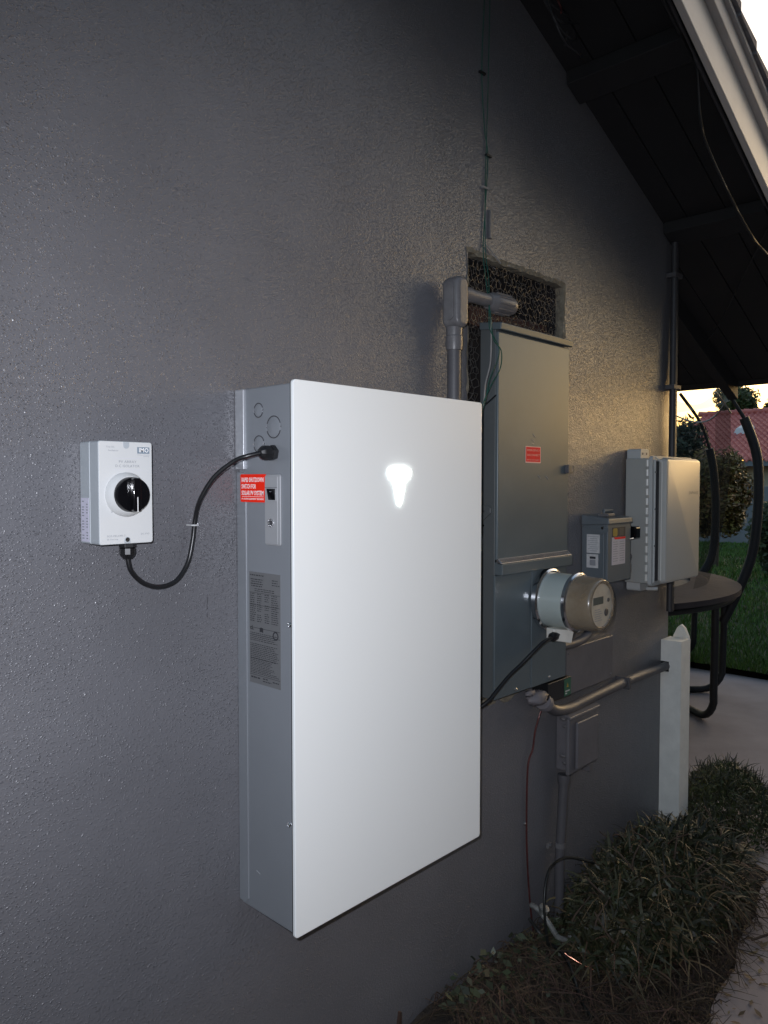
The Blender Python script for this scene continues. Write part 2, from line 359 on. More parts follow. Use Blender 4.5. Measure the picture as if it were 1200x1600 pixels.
def lawn():
    b = MB(); rnd = random.Random(3)
    for i in range(34000):
        t = rnd.random()**1.6; x = 6.375+13.4*t; s_ = (x-4)/14; y = rnd.uniform(-0.8+0.22*(x-6.4), 1.6+0.42*(x-6.4))
        z = lz(x, y); h = rnd.uniform(0.03, 0.075); a = rnd.uniform(0, 6.28); wd = rnd.uniform(0.003, 0.006)*(1+1.2*t*3)
        dx, dy = math.cos(a), math.sin(a); lx, ly = rnd.uniform(-.03, .03), rnd.uniform(-.03, .03)
        b.add([(x-dx*wd, y-dy*wd, z-.004), (x+dx*wd, y+dy*wd, z-.004), (x+lx, y+ly, z+h)], [(0,1,2)])
    o = b.build('lawn_grass', M_grass, base=(10,2,0)); tag(o, 'short dark green lawn grass beyond the concrete patio', 'grass', kind='stuff')
lawn()

# ================================================================== HOUSE
S = 0.40
def sof(x): return 2.80-S*(x-2.5)            # underside of the roof boards over the wall
house = empty('house', (0, 0, 0), 'dark grey stucco house with a gable overhang and pale barge board', 'house')
HX0, HX1, HZ0, HZ1 = 1.741, 2.263, 0.905, 2.20     # opening left in the stucco behind the service panel
CX = 3.13
def wall():
    b = MB(); y = 0.0
    T = lambda x: sof(x)+0.12 if x > -1 else 4.2+0.12+S*(x+1)
    b.add([(-5,y,-.1),(HX0,y,-.1),(HX0,y,T(HX0)),(-1,y,T(-1)),(-5,y,T(-5))], [(0,1,2,3,4)])
    b.add([(HX1,y,-.1),(CX,y,-.1),(CX,y,T(CX)),(HX1,y,T(HX1))], [(0,1,2,3)])
    b.add([(HX0,y,HZ1),(HX1,y,HZ1),(HX1,y,T(HX1)),(HX0,y,T(HX0))], [(0,1,2,3)])
    b.add([(HX0,y,-.1),(HX1,y,-.1),(HX1,y,HZ0),(HX0,y,HZ0)], [(0,1,2,3)])
    b.add([(CX,y,-.1),(CX,6,-.1),(CX,6,T(CX)),(CX,y,T(CX))], [(0,1,2,3)])
    return b.build('wall', M_stucco, house)
wall()
# sides and back of the hole
cav = MB(); d = 0.11
cav.add([(HX0,.022,HZ0),(HX1,.022,HZ0),(HX1,.022,HZ1),(HX0,.022,HZ1),(HX0,d,HZ0),(HX1,d,HZ0),(HX1,d,HZ1),(HX0,d,HZ1)],
        [(4,5,6,7),(0,4,7,3),(1,2,6,5),(3,7,6,2),(0,1,5,4)])
cv = cav.build('wall_cavity', M_cav, house)
MB().box(HX0+.004, HX0+.062, .085, .105, HZ0, HZ1-.004).build('stud', M_cavred, house)
MB().box(HX0+.066, HX1-.004, .06, .10, 2.02, 2.075).build('blocking', M_cavred, house)
def ragged_edge():
    rnd = random.Random(5); b = MB()
    loop = []
    def seg(p, q, n):
        for i in range(n):
            t = i/n; loop.append((p[0]+(q[0]-p[0])*t, p[1]+(q[1]-p[1])*t))
    seg((HX0,HZ0),(HX1,HZ0),30); seg((HX1,HZ0),(HX1,HZ1),64); seg((HX1,HZ1),(HX0,HZ1),34); seg((HX0,HZ1),(HX0,HZ0),64)
    n = len(loop); cx, cz = (HX0+HX1)/2, (HZ0+HZ1)/2
    ring = [[], [], []]
    for (x, z) in loop:
        sx = -1 if abs(x-HX0) < 1e-6 else (1 if abs(x-HX1) < 1e-6 else 0); sz = -1 if abs(z-HZ0) < 1e-6 else (1 if abs(z-HZ1) < 1e-6 else 0)
        o = rnd.uniform(0.002, 0.010)+(0.006 if sz else 0); i_ = rnd.uniform(0.0, 0.006)
        ring[0].append((x+sx*o, -0.0015-rnd.uniform(0, .002), z+sz*o)); ring[1].append((x-sx*i_, -0.0015+rnd.uniform(-.002, .004), z-sz*i_)); ring[2].append((x-sx*i_*.5, 0.03, z-sz*i_*.5))
    vs_ = ring[0]+ring[1]+ring[2]; fs = []
    for k in (0, 1):
        for i in range(n): fs.append((k*n+i, k*n+(i+1) % n, (k+1)*n+(i+1) % n, (k+1)*n+i))
    b.add(vs_, fs); return b.build('broken_stucco_edge', M_edge, house)
ragged_edge()
def chicken_wire(seed=11, dep=0.012, ox=0.004, drop=0.05):
    rnd = random.Random(seed); b = MB(); a = 0.0155; done = set(); jit = {}
    def P(i, j):
        key = (i, j)
        if key not in jit: jit[key] = (rnd.uniform(-.0035, .0035), rnd.uniform(-.005, .005), rnd.uniform(-.0035, .0035))
        return jit[key]
    hw = 0.0118; h1 = 0.0125; h2 = 0.0065
    # hexagon rows; a vertex is keyed by rounded place
    def edge(p, q):
        k = tuple(sorted([(round(p[0], 4), round(p[1], 4)), (round(q[0], 4), round(q[1], 4))]))
        if k in done: return
        done.add(k)
        if rnd.random() < drop: return
        pts = []
        for x, z in (p, q):
            jx, jy, jz = P(round(x, 4), round(z, 4)); bulge = 0.006*math.sin((x-HX0)*14)*math.sin(z*19)
            pts.append((x+jx, dep+jy+bulge, z+jz))
        b.tube(pts, 0.0007, 4, caps=False)
    for r_ in range(0, 68):
        z = HZ1-0.008-r_*(h1+h2)
        for c_ in range(0, 24):
            x = HX0+ox+c_*2*hw+(hw if r_ % 2 else 0)
            if x-hw < HX0-0.002 or x+hw > HX1+0.004: continue
            if z < 1.985 and x > HX0+0.062: continue
            if z-h1-h2 < HZ0: continue
            v = [(x, z), (x+hw, z-h2), (x+hw, z-h2-h1+0.0), (x, z-2*h2-h1), (x-hw, z-h2-h1), (x-hw, z-h2)]
            for i in range(6): edge(v[i], v[(i+1) % 6])
    o = b.build('chicken_wire', M_wire, house, smooth=60); tag(o, kind='stuff')
chicken_wire()
chicken_wire(12, 0.024, 0.012, 0.35)
for pts in ([(.876,1.318),(.874,1.300),(.8745,1.292)],[(.8735,1.285),(.8742,1.276)],[(1.690,.245),(1.712,.262),(1.722,.275),(1.735,.280)],[(1.765,.310),(1.778,.318)],[(1.66,.205),(1.672,.222)]):
    MB().tube([(x,-.0003,z) for x, z in pts], .0007, 4).build('scuff_mark', M_groove if pts[0][0] < 1 else M_painted_worn, house)
# roof: boards under the overhang, lookouts, rafters, barge board, shingles, eave fascia
YO, XE, XR = -0.43, 4.30, -1.0
def slope_box(name, m, x0, x1, y0, y1, d0, d1, parent=house, bevel=0):   # d = height above the soffit plane
    p = [(x0,y0,sof(x0)+d0),(x1,y0,sof(x1)+d0),(x1,y1,sof(x1)+d0),(x0,y1,sof(x0)+d0),(x0,y0,sof(x0)+d1),(x1,y0,sof(x1)+d1),(x1,y1,sof(x1)+d1),(x0,y1,sof(x0)+d1)]
    return MB().hexa(p).build(name, m, parent, bevel=bevel)
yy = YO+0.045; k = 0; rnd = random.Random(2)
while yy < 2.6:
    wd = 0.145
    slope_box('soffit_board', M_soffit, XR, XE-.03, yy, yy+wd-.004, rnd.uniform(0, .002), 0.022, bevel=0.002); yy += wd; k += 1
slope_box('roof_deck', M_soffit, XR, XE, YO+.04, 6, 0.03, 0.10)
# far slope of the gable so the roof closes
MB().hexa([(-5.2,YO,2.6),(XR-.002,YO,sof(XR)+.03),(XR-.002,6,sof(XR)+.03),(-5.2,6,2.6),(-5.2,YO,2.7),(XR-.002,YO,sof(XR)+.13),(XR-.002,6,sof(XR)+.13),(-5.2,6,2.7)]).build('roof_slope', M_shingle, house)
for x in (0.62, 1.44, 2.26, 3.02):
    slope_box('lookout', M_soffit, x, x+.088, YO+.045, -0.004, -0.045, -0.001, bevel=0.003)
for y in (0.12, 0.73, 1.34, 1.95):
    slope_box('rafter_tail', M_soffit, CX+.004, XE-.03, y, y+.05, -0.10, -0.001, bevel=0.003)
bb = slope_box('barge_board', M_fascia, XR, XE, YO, YO+.022, -0.055, 0.085, bevel=0.004)
slope_box('barge_trim', M_trim, XR, XE+.01, YO-.022, YO+.02, 0.087, 0.150, bevel=0.004)
slope_box('drip_edge', M_trim, XR, XE+.015, YO-.034, YO+.02, 0.152, 0.166)
k = 0; x = XR
while x < XE-.02:                       # shingle butts step along the rake
    L_ = 0.145; x1 = min(x+L_, XE)
    p = [(x,YO-.045,sof(x)+.168),(x1,YO-.045,sof(x1)+.168+.010),(x1,YO+.5,sof(x1)+.178),(x,YO+.5,sof(x)+.168),
         (x,YO-.045,sof(x)+.180),(x1,YO-.045,sof(x1)+.205),(x1,YO+.5,sof(x1)+.205),(x,YO+.5,sof(x)+.180)]
    MB().hexa(p).build('shingle', M_shingle, house); x = x1
slope_box('roof_shingles', M_shingle, XR, XE, YO+.505, 6, 0.105, 0.19)
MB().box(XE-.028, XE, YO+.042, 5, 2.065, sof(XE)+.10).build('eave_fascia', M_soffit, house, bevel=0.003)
MB().tube([(XE-.04, YO+.05, 2.135), (XE-.04, 5, 2.135)], 0.006, 6).build('eave_wire', M_darkwire, house, smooth=40)

# ================================================================== BATTERY
bat = empty('battery_unit', (1.25, -0.09, 0.65), 'large white glass-fronted battery cabinet with a lit emblem on the dark wall', 'battery')
bx0, bx1, bz0, bz1 = 0.947, 1.556, 0.650, 1.749
gp = MB().prism(rrect(bx0, bx1, bz0, bz1, .008), face_y(-.179), face_y(-.187)).build('glass_front', M_glasswhite, bat, bevel=0.0018, seg=3)
MB().prism(rrect(bx0+.003, bx1-.003, bz0+.003, bz1-.003, .006), face_y(-.174), face_y(-.1788)).build('gasket', M_gasket, bat)
ch = MB().prism(rrect(bx0+.004, bx1-.004, bz0+.005, bz1-.006, .004), face_y(-.006), face_y(-.1738)).build('chassis', M_chassis, bat, bevel=0.003)
SX = bx0+.004
MB().box(SX-.006, SX+.02, -.030, -.001, 1.577, 1.742).build('mounting_bracket', M_bracket, bat, bevel=0.002)
MB().prism([(-.001,.662),(-.001,1.572),(-.022,1.572),(-.032,1.562),(-.032,.672),(-.022,.662)], face_x(SX-.0025), face_x(SX+.01)).build('rear_flange', M_chassis, bat, bevel=0.0015)
for (y, z, r) in ((-.074,1.696,.0130),(-.123,1.660,.0205),(-.075,1.628,.0155)):
    ko = MB().lathe([(0,r),(.0006,r),(.0011,r-.0012)], (SX, y, z), (-1,0,0), 28).build('knockout', M_chassis, bat, smooth=30)
    ring = MB()
    for a0, a1 in ((20, 160), (200, 340)):
        ring.tube([(SX-.0006, y+(r+.0012)*math.cos(R(a0+(a1-a0)*i/20)), z+(r+.0012)*math.sin(R(a0+(a1-a0)*i/20))) for i in range(21)], 0.0010, 5)
    ring.build('knockout_slot', M_groove, ko)
    for sgn in (-1, 1): MB().lathe([(0,.0022),(.0016,.0014)], (SX, y+sgn*(r+.001), z), (-1,0,0), 8).build('bridge_tab', M_chrome, ko)
def gland(parent, org, ax, r0, L):
    ax = Vector(ax); b = MB()
    b.lathe([(0, r0*1.18), (L*.30, r0*1.18), (L*.31, r0*1.0), (L*.36, r0*1.0)], org, ax, 6)
    g_ = b.build('cable_gland', M_black, parent, bevel=0.0012)
    MB().lathe([(L*.37, r0*1.10), (L*.72, r0*1.10), (L*.86, r0*.92), (L*1.0, r0*.60)], org, ax, 10).build('cap_nut', M_black, g_, smooth=25)
    return g_
gland(bat, (SX, -.124, 1.609), (-1, 0.02, -.03), .0135, .036)
# shutdown label
wl = MB().prism(rrect(-.098, -.015, 1.510, 1.567, .003), face_x(SX-.0002), face_x(SX-.0030)).build('warning_label', M_red, bat)
wl['label'] = 'bright red rapid shutdown warning label'
for body, z, wd, sz in (('RAPID SHUTDOWN', 1.5515, .0735, .0125), ('SWITCH FOR', 1.5380, .0485, .0125), ('SOLAR PV SYSTEM', 1.5245, .0735, .0125), ('PV SYSTEM EQUIPMENT SEE INSIDE', 1.5150, .0735, .0045)):
    text(body, sz, (SX-.0034, -.0195, z), RS, UZ, M_whiteprint, wl, width=wd, bold=0.028)
MB().box(SX-.0034, SX-.003, -.093, -.020, 1.5209, 1.5216).build('print_rule', M_whiteprint, wl)
# switch plate
sp = MB().prism(rrect(-.1465, -.0995, 1.425, 1.566, .004), face_x(SX+.0), face_x(SX-.004)).build('switch_plate', M_plate, bat, bevel=0.0012)
MB().prism(rrect(-.1405, -.1005, 1.4275, 1.5630, .002), face_x(SX-.0041), face_x(SX-.0062)).build('switch_cover', M_plate, sp, bevel=0.0008)
MB().box(SX-.0066, SX-.006, -.1400, -.1010, 1.5395, 1.5403).build('cover_joint', M_groove, sp)
MB().prism(rrect(-.1385, -.1080, 1.5125, 1.5395, .002), face_x(SX-.0063), face_x(SX-.0078)).build('rocker_frame', M_plate, sp, bevel=0.0005)
rk = MB().hexa([(SX-.0078,-.1355,1.5150),(SX-.0078,-.1135,1.5150),(SX+.0,-.1135,1.5150),(SX+.0,-.1355,1.5150),(SX-.0125,-.1355,1.5378),(SX-.0125,-.1135,1.5378),(SX,-.1135,1.5378),(SX,-.1355,1.5378)]).build('rocker_switch', M_blackgloss, sp, bevel=0.0008)
MB().box(SX-.0117, SX-.0105, -.128, -.122, 1.5315, 1.5325).build('rocker_mark', M_inkgrey, rk)
lk = MB().lathe([(0,.0088),(.0022,.0088),(.0022,.0066),(.0006,.0060)], (SX-.006, -.120, 1.470), (-1,0,0), 24).build('lock_barrel', M_chrome, sp, smooth=30)
MB().lathe([(.0004,.0058),(.0010,.0030)], (SX-.006, -.120, 1.470), (-1,0,0), 16).build('lock_core', M_groove, lk)
# rating label
rl = MB().box(SX-.0006, SX, -.141, -.040, 1.137, 1.367).build('rating_label', M_silverlab, bat)
ink = MB(); rnd = random.Random(21)
def tline(y0, y1, z, h=0.0016, gap=True):
    y = y0
    while y < y1:
        wl_ = rnd.uniform(.0025, .009); e = min(y+wl_, y1)
        ink.add([(SX-.0009,-y,z-h/2),(SX-.0009,-e,z-h/2),(SX-.0009,-e,z+h/2),(SX-.0009,-y,z+h/2)], [(0,1,2,3)]); y = e+rnd.uniform(.0012, .0022)
tline(.043, .088, 1.3605, .0022)
for i in range(4): tline(.045+.002*(i % 2), .086-.003*(i % 2), 1.352-i*.0046, .0020)
for i in range(3): tline(.115, .133+(.006 if i == 2 else 0), 1.3535-i*.0047, .0018)
tline(.058, .122, 1.3325, .0016); tline(.058, .122, 1.3285, .0016)
for i in range(14):
    z = 1.322-i*.0043
    for a, e in ((.043,.062),(.066,.084),(.091,.108),(.113,.137)):
        if rnd.random() < .9: tline(a, e-rnd.uniform(0,.006), z, .0017)
for i in range(14): tline(.043, .138-rnd.uniform(0,.02), 1.241-i*.0037-(.004 if i > 4 else 0), .0015)
for i in range(10): tline(.043, .138-rnd.uniform(0,.03), 1.188-i*.0033, .0013)
tline(.045, .075, 1.149, .0028); tline(.084,.10,1.150,.0022); tline(.084,.112,1.145,.0018); tline(.116,.136,1.148,.0022)
tag(ink.build('fine_print', M_ink, rl), kind='stuff')
for z in (1.3245, 1.2995, 1.2520, 1.2370, 1.1545): MB().box(SX-.0010, SX-.0007, -.140, -.041, z-.0004, z+.0004).build('print_rule', M_ink, rl)
MB().lathe([(0,.0090),(.0003,.0090),(.0003,.0062),(0,.0062)], (SX-.0008, -.126, 1.243), (-1,0,0), 20, caps=False).build('approval_mark', M_ink, rl)
MB().prism([(-.0745,1.2535),(-.0745,1.2445),(-.0800,1.2455),(-.0855,1.2445),(-.0855,1.2535),(-.0800,1.2545)], face_x(SX-.0011), face_x(SX-.0008)).build('manual_mark', M_ink, rl)
text('c', .012, (SX-.0010, -.0425, 1.2475), RS, UZ, M_ink, rl, bold=0.03)
text('L', .012, (SX-.0010, -.0480, 1.2475), RS, UZ, M_ink, rl, bold=0.03)
for (y, z) in ((-.1700,1.272),(-.1655,.873)):
    s_ = MB().lathe([(0,.0052),(.0025,.0050),(.0035,.0036),(.0016,.0026)], (SX, y, z), (-1,0,0), 18).build('side_screw', M_chrome, bat, smooth=40)
    MB().lathe([(.0015,.0027),(.0019,.0008)], (SX, y, z), (-1,0,0), 6).build('screw_socket', M_groove, s_)
MB().tube([(SX-.0004,-.058,.742),(SX-.0004,-.070,.7385)], .0007, 4).build('scratch', M_bracket, bat)
# emblem: wide curved cap over a tapering stem
E = []
def em(x, z): E.append((1.2495+x, 1.500+z))
for i in range(13):
    t = -1+2*i/12; em(-.0375*t*-1 if False else .0375*t, .0835-.0075*abs(t)**2.2)
EP = [(.0368,.0700),(.0345,.0640),(.0290,.0595),(.0215,.0570),(.0165,.0530),(.0145,.0440),(.0095,.0200),(.0030,.0005)]
for a in EP: em(*a)
for a in reversed(EP): em(-a[0], a[1])
MB().prism(E, face_y(-.187), face_y(-.1902)).build('lit_emblem', M_emblem, bat)

# ================================================================== ISOLATOR
iso = empty('isolator_switch', (.664, -.035, 1.442), 'small off-white isolator box with a black rotary knob on the wall', 'switch')
ix0, ix1, iz0, iz1 = .613, .714, 1.442, 1.622
MB().prism(rrect(ix0, ix1, iz0, iz1, .004), face_y(-.001), face_y(-.037)).build('base', M_isog, iso, bevel=0.0015)
MB().prism(rrect(ix0+.001, ix1-.001, iz0+.001, iz1-.001, .004), face_y(-.0372), face_y(-.0385)).build('seal', M_isow, iso)
cvr = MB().prism(rrect(ix0, ix1, iz0, iz1, .004), face_y(-.0387), face_y(-.070)).build('cover', M_isog, iso, bevel=0.0008)
fc = MB().prism(rrect(ix0+.0006, ix1-.0006, iz0+.0006, iz1-.0006, .004), face_y(-.0700), face_y(-.0718)).build('front_plate', M_isow, iso, bevel=0.0008)
FY = -.0718
for (z, s_) in ((iz1-.001, -1), (iz0+.001, 1)):
    pl = [(.6585, z), (.6695, z)]+[(.664+.0055*math.cos(R(a)), z+s_*(.006+.0055*math.sin(R(a)))) for a in range(0, 181, 20)]
    tb = MB().prism(pl if s_ > 0 else pl, face_y(FY-.0001), face_y(FY-.0008)).build('screw_tab', M_isog, fc)
MB().lathe([(0,.0042),(.0006,.0040)], (.664, FY-.0008, iz0+.0075), (0,-1,0), 16).build('cover_screw', M_chrome, fc)
KX, KZ = .6625, 1.529
MB().lathe([(0,.039),(.004,.039),(.012,.0345),(.0155,.032)], (KX, FY, KZ), (0,-1,0), 40).build('knob_collar', M_isow, iso, smooth=30)
kb = MB().lathe([(.0155,.0290),(.017,.0310),(.027,.0305),(.029,.0295)], (KX, FY, KZ), (0,-1,0), 48).build('knob', M_blackgloss, iso, smooth=40)
MB().prism(rrect(KX-.0075, KX+.0075, KZ-.0290, KZ+.0290, .004), face_y(FY-.0288), face_y(FY-.041)).build('knob_grip', M_blackgloss, kb, bevel=0.002)
MB().box(KX-.0006, KX+.0006, FY-.0415, FY-.041, KZ-.030, KZ-.004).build('knob_line', M_whiteprint, kb)
lg = MB().box(.6850, .7085, FY-.0003, FY, 1.6015, 1.6130).build('logo_plate', M_isologo, iso)
text('IMO', .0108, (.6875, FY-.0006, 1.6040), RX, UZ, M_whiteprint, lg, width=.0185, bold=0.012)
text('Precision Controls', .0022, (.6855, FY-.0004, 1.5985), RX, UZ, M_inkgrey, fc, width=.023)
text('Limited', .0022, (.6965, FY-.0004, 1.5960), RX, UZ, M_inkgrey, fc, width=.011)
text('PV ARRAY', .0062, (.6495, FY-.0004, 1.5845), RX, UZ, M_inkgrey, fc, width=.0330)
text('D.C ISOLATOR', .0062, (.6430, FY-.0004, 1.5770), RX, UZ, M_inkgrey, fc, width=.0455)
for a in ((.640,.692,1.5925,1.5928),(.640,.692,1.5725,1.5728)): MB().box(a[0], a[1], FY-.0003, FY, a[2], a[3]).build('print_rule', M_lablil, fc)
text('True DC', .0042, (.6265, FY-.0004, 1.6105), RX, UZ, M_inkgrey, fc, width=.0155)
text('Isolator', .0042, (.6300, FY-.0004, 1.6045), RX, UZ, M_inkgrey, fc, width=.0190)
text('SI25-PEL64R-2', .0044, (.6260, FY-.0004, 1.4555), RX, UZ, M_inkgrey, fc, width=.0340)
text('SI Series', .0040, (.6260, FY-.0004, 1.4500), RX, UZ, M_inkgrey, fc, width=.0200)
text('DC-PV2', .0042, (.6900, FY-.0004, 1.4570), RX, UZ, M_inkgrey, fc, width=.0160)
text('0', .006, (.6340, FY-.0004, 1.4975), RX, UZ, M_inkgrey, fc)
sl_ = MB().box(ix0-.0004, ix0, -.0335, -.004, 1.446, 1.523).build('side_label', M_lablil, iso)
for i in range(14):
    z = 1.517-i*.005
    for a in range(2):
        if (i*7+a*3) % 5: MB().box(ix0-.0007, ix0-.0004, -.030+a*.014, -.030+a*.014+.006+.004*((i*3+a) % 3)/2, z-.0009, z+.0009).build('label_print', M_inkgrey, sl_)
gland(iso, (.6835, -.035, iz0), (0, 0, -1), .0130, .030)
cb = MB().tube(spline([(.918,-.1235,1.6078),(0.894,-0.110,1.601),(0.878,-0.090,1.591),(0.854,-0.060,1.561),(0.838,-0.035,1.517),(0.837,-0.018,1.479),(0.833,-0.014,1.435),(0.821,-0.014,1.391),(0.793,-0.018,1.360),(0.756,-0.022,1.352),(0.719,-0.028,1.363),(0.691,-0.034,1.388),(.6835,-.035,1.414)], 8), .0046, 12)
tag(cb.build('power_cable', M_rubber, smooth=60), 'black cable looping from the isolator box to the battery side', 'cable')
cc = empty('cable_clip', (.842, -.004, 1.466), 'tiny white clip holding the looping black cable to the wall', 'clip')
MB().tube([(.8285,-.001,1.466),(.8285,-.0195,1.466),(.832,-.0235,1.466),(.837,-.0235,1.466),(.841,-.0195,1.466),(.8425,-.006,1.466),(.850,-.004,1.466)], .0016, 6).build('clip_loop', M_isow, cc)
MB().lathe([(0,.0035),(.002,.003)], (.849,-.005,1.466), (0,-1,0), 10).build('nail', M_chrome, cc)

# ================================================================== CONDUIT WITH ELBOW FITTING
lb = empty('conduit', (1.627, -.045, 1.0), 'grey painted conduit with an elbow body rising behind the battery top', 'conduit')
MB().tube([(1.627,-.042,1.0),(1.627,-.042,1.955)], .0185, 20).build('pipe', M_painted, lb, smooth=40)
MB().lathe([(0,.0215),(.012,.0235),(.035,.0235),(.038,.0215),(.052,.0225),(.060,.0225)], (1.627,-.042,1.905), (0,0,1), 24).build('coupling', M_painted_worn, lb, smooth=25)
bd = MB().prism(rrect(1.602, 1.654, 1.962, 2.098, .022, 6), face_y(-.016), face_y(-.074)).build('elbow_body', M_painted_worn, lb, bevel=0.014, seg=5)
MB().prism(rrect(-.060, -.030, 1.980, 2.082, .015, 6), face_x(1.602), face_x(1.5985)).build('cover_plate', M_painted_worn, bd, bevel=0.002)
MB().lathe([(0,.0205),(.03,.0205),(.031,.018),(.120,.018)], (1.650,-.052,2.058), (1,-.03,0), 20).build('nipple', M_painted_worn, lb, smooth=30)
cp = MB().lathe([(0,.021),(.012,.026),(.030,.027),(.085,.0275),(.100,.024),(.108,.014)], (1.762,-.0560,2.056), (1,-.10,-.02), 24).build('end_bell', M_painted_worn, lb, smooth=25)
for i in range(10):
    a = 2*math.pi*i/10; o = Vector((1.762,-.0560,2.056)); ax = Vector((1,-.10,-.02)).normalized(); u = ax.orthogonal().normalized(); v = ax.cross(u)
    q = (u*math.cos(a)+v*math.sin(a))*.0275
    MB().tube([o+ax*.022+q, o+ax*.084+q], .0030, 6).build('bell_rib', M_painted_worn, cp, smooth=40)

# ================================================================== SERVICE PANEL
pan = empty('service_panel', (2.0, -.03, .92), 'tall grey-green electrical service panel recessed in the stucco opening', 'electrical panel')
px0, px1, pf = 1.803, 2.196, -.062
MB().box(px0+.004, px1-.004, -.050, .004, .920, 1.992).build('enclosure', M_panelside, pan, bevel=0.002)
dr = MB().box(px0, px1, pf, -.0515, 1.316, 1.978).build('door', M_panel, pan, bevel=0.003)
MB().hexa([(px0-.003,pf-.010,1.982),(px1+.003,pf-.010,1.982),(px1+.003,.003,1.990),(px0-.003,.003,1.990),(px0-.003,pf-.012,2.002),(px1+.003,pf-.012,2.002),(px1+.003,.003,2.012),(px0-.003,.003,2.012)]).build('rain_hood', M_panel, pan, bevel=0.003)
MB().hexa([(px0,pf-.018,1.318),(px1,pf-.018,1.318),(px1,-.052,1.318),(px0,-.052,1.318),(px0,pf-.002,1.332),(px1,pf-.002,1.332),(px1,-.052,1.332),(px0,-.052,1.332)]).build('door_lip', M_lip, dr, bevel=0.003)
MB().box(px0, px1, pf-.018, -.052, 1.285, 1.317).build('lip_apron', M_panel, dr, bevel=0.002)
mx = 1.990
MB().box(px0-.004, mx-.0015, pf+.004, -.0505, .922, 1.283).build('lower_cover', M_panel, pan, bevel=0.002)
MB().box(mx+.0015, px1, pf+.003, -.0505, .921, 1.283).build('meter_cover', M_panel, pan, bevel=0.002)
st = MB().prism(rrect(1.945, 2.029, 1.609, 1.659, .002), face_y(pf-.0001), face_y(pf-.0006)).build('red_sticker', M_pink, pan)
MB().prism(rrect(1.948, 2.026, 1.6125, 1.6565, .001), face_y(pf-.0006), face_y(pf-.0009)).build('sticker_ground', M_red2, st)
text('EMERGENCY', .0085, (1.9520, pf-.0012, 1.6445), RX, UZ, M_pink, st, width=.070, bold=0.0)
text('DISCONNECT', .0085, (1.9520, pf-.0012, 1.6300), RX, UZ, M_pink, st, width=.070, bold=0.0)
text('SERVICE DISCONNECT', .0055, (1.9510, pf-.0012, 1.6165), RX, UZ, M_pink, st, width=.070, bold=0.0)
for (x, z, a) in ((1.986,1.677,-.5),(1.992,1.692,-.6),(1.984,1.668,-.2),(2.022,1.567,-.6),(2.066,1.565,-.7)):
    MB().tube([(x-.007,pf-.0004,z-.007*a),(x+.007,pf-.0004,z+.007*a)], .0010, 4).build('scratch', M_bracket, pan)
hs = MB().box(2.172, 2.200, pf-.014, pf, 1.580, 1.606).build('hasp', M_painted, pan, bevel=0.002)
MB().tube([(2.196,pf-.008,1.584),(2.206,pf-.010,1.586),(2.206,pf-.010,1.602),(2.196,pf-.008,1.604)], .0025, 6).build('hasp_loop', M_chrome, hs)
# hinged bracket seen on the left side of the panel
lt = MB().prism([(.010,1.448),(.006,1.480),(-.028,1.486),(-.040,1.478),(-.040,1.462),(-.012,1.440)], face_x(px0+.004), face_x(px0-.004)).build('side_latch', M_panelside, pan, bevel=0.002)
MB().lathe([(0,.0045),(.003,.003)], (px0-.004,-.016,1.468), (-1,0,0), 12).build('latch_rivet', M_groove, lt)
MB().lathe([(0,.0045),(.003,.003)], (px0+.004,-.012,1.425), (-1,0,0), 12).build('side_rivet', M_chrome, pan)
MB().prism([(.010,1.350),(.010,1.410),(-.006,1.400),(-.012,1.378),(-.008,1.352),(.0,1.345)], face_x(px0+.004), face_x(px0-.003)).build('side_tab', M_panelside, pan, bevel=0.002)
for (x, z) in ((1.905,.934),(2.092,.937),(2.0,1.035)):
    MB().lathe([(0,.0055),(.004,.0045),(.006,.002)], (x, pf+.004, z), (0,-1,0), 10).build('cover_screw', M_chrome, pan)
# meter collar and meter
MC = (2.075, 0, 1.187)
mco = empty('meter_collar', (MC[0], -.07, MC[2]-.09), 'pale grey-green round meter adapter collar with steel rings on the panel', 'meter collar')
pc = lambda: (MC[0], pf+.003, MC[2])
MB().lathe([(0,.088),(.004,.096),(.018,.096),(.022,.090),(.022,.082)], pc(), (0,-1,0), 56).build('base_ring', M_meterring, mco, smooth=30)
MB().lathe([(.020,.0845),(.100,.0835)], pc(), (0,-1,0), 56).build('collar', M_collar, mco, smooth=30)
MB().box(MC[0]-.008, MC[0]+.03, pf-.070, pf-.012, MC[2]-.112, MC[2]-.080).build('connector_block', M_beige, mco, bevel=0.004)
MB().hexa([(2.015,pf-.060,1.072),(2.070,pf-.090,1.060),(2.075,pf-.040,1.060),(2.020,pf-.030,1.072),(2.015,pf-.060,1.108),(2.075,pf-.095,1.100),(2.085,pf-.040,1.108),(2.020,pf-.030,1.108)]).build('cable_box', M_beige, mco, bevel=0.003)
gland(mco, (2.032, -.118, 1.087), (-1, -.15, -.12), .0130, .036)
mt = empty('electric_meter', (MC[0], -.2, MC[2]-.08), 'round electric meter with a dirty beige cover protruding from the panel', 'electric meter')
MB().lathe([(.098,.086),(.102,.0905),(.112,.0905),(.116,.086)], pc(), (0,-1,0), 56).build('sealing_ring', M_meterring, mt, smooth=30)
cvp = [(.114,.0835),(.118,.0830),(.180,.0790),(.186,.0775),(.190,.0735),(.190,.0665),(.186,.0640)]
mcv = MB().lathe(cvp, pc(), (0,-1,0), 56, caps=False).build('meter_shell', M_metercover, mt, smooth=35)
mf = MB().lathe([(.178,.064),(.1865,.0640)], pc(), (0,-1,0), 48).build('meter_face', M_meterface, mt, smooth=35)
MB().lathe([(.112,.066),(.176,.062)], pc(), (0,-1,0), 40).build('meter_body', M_meterface, mt, smooth=35)
fy = pf+.003-.1865
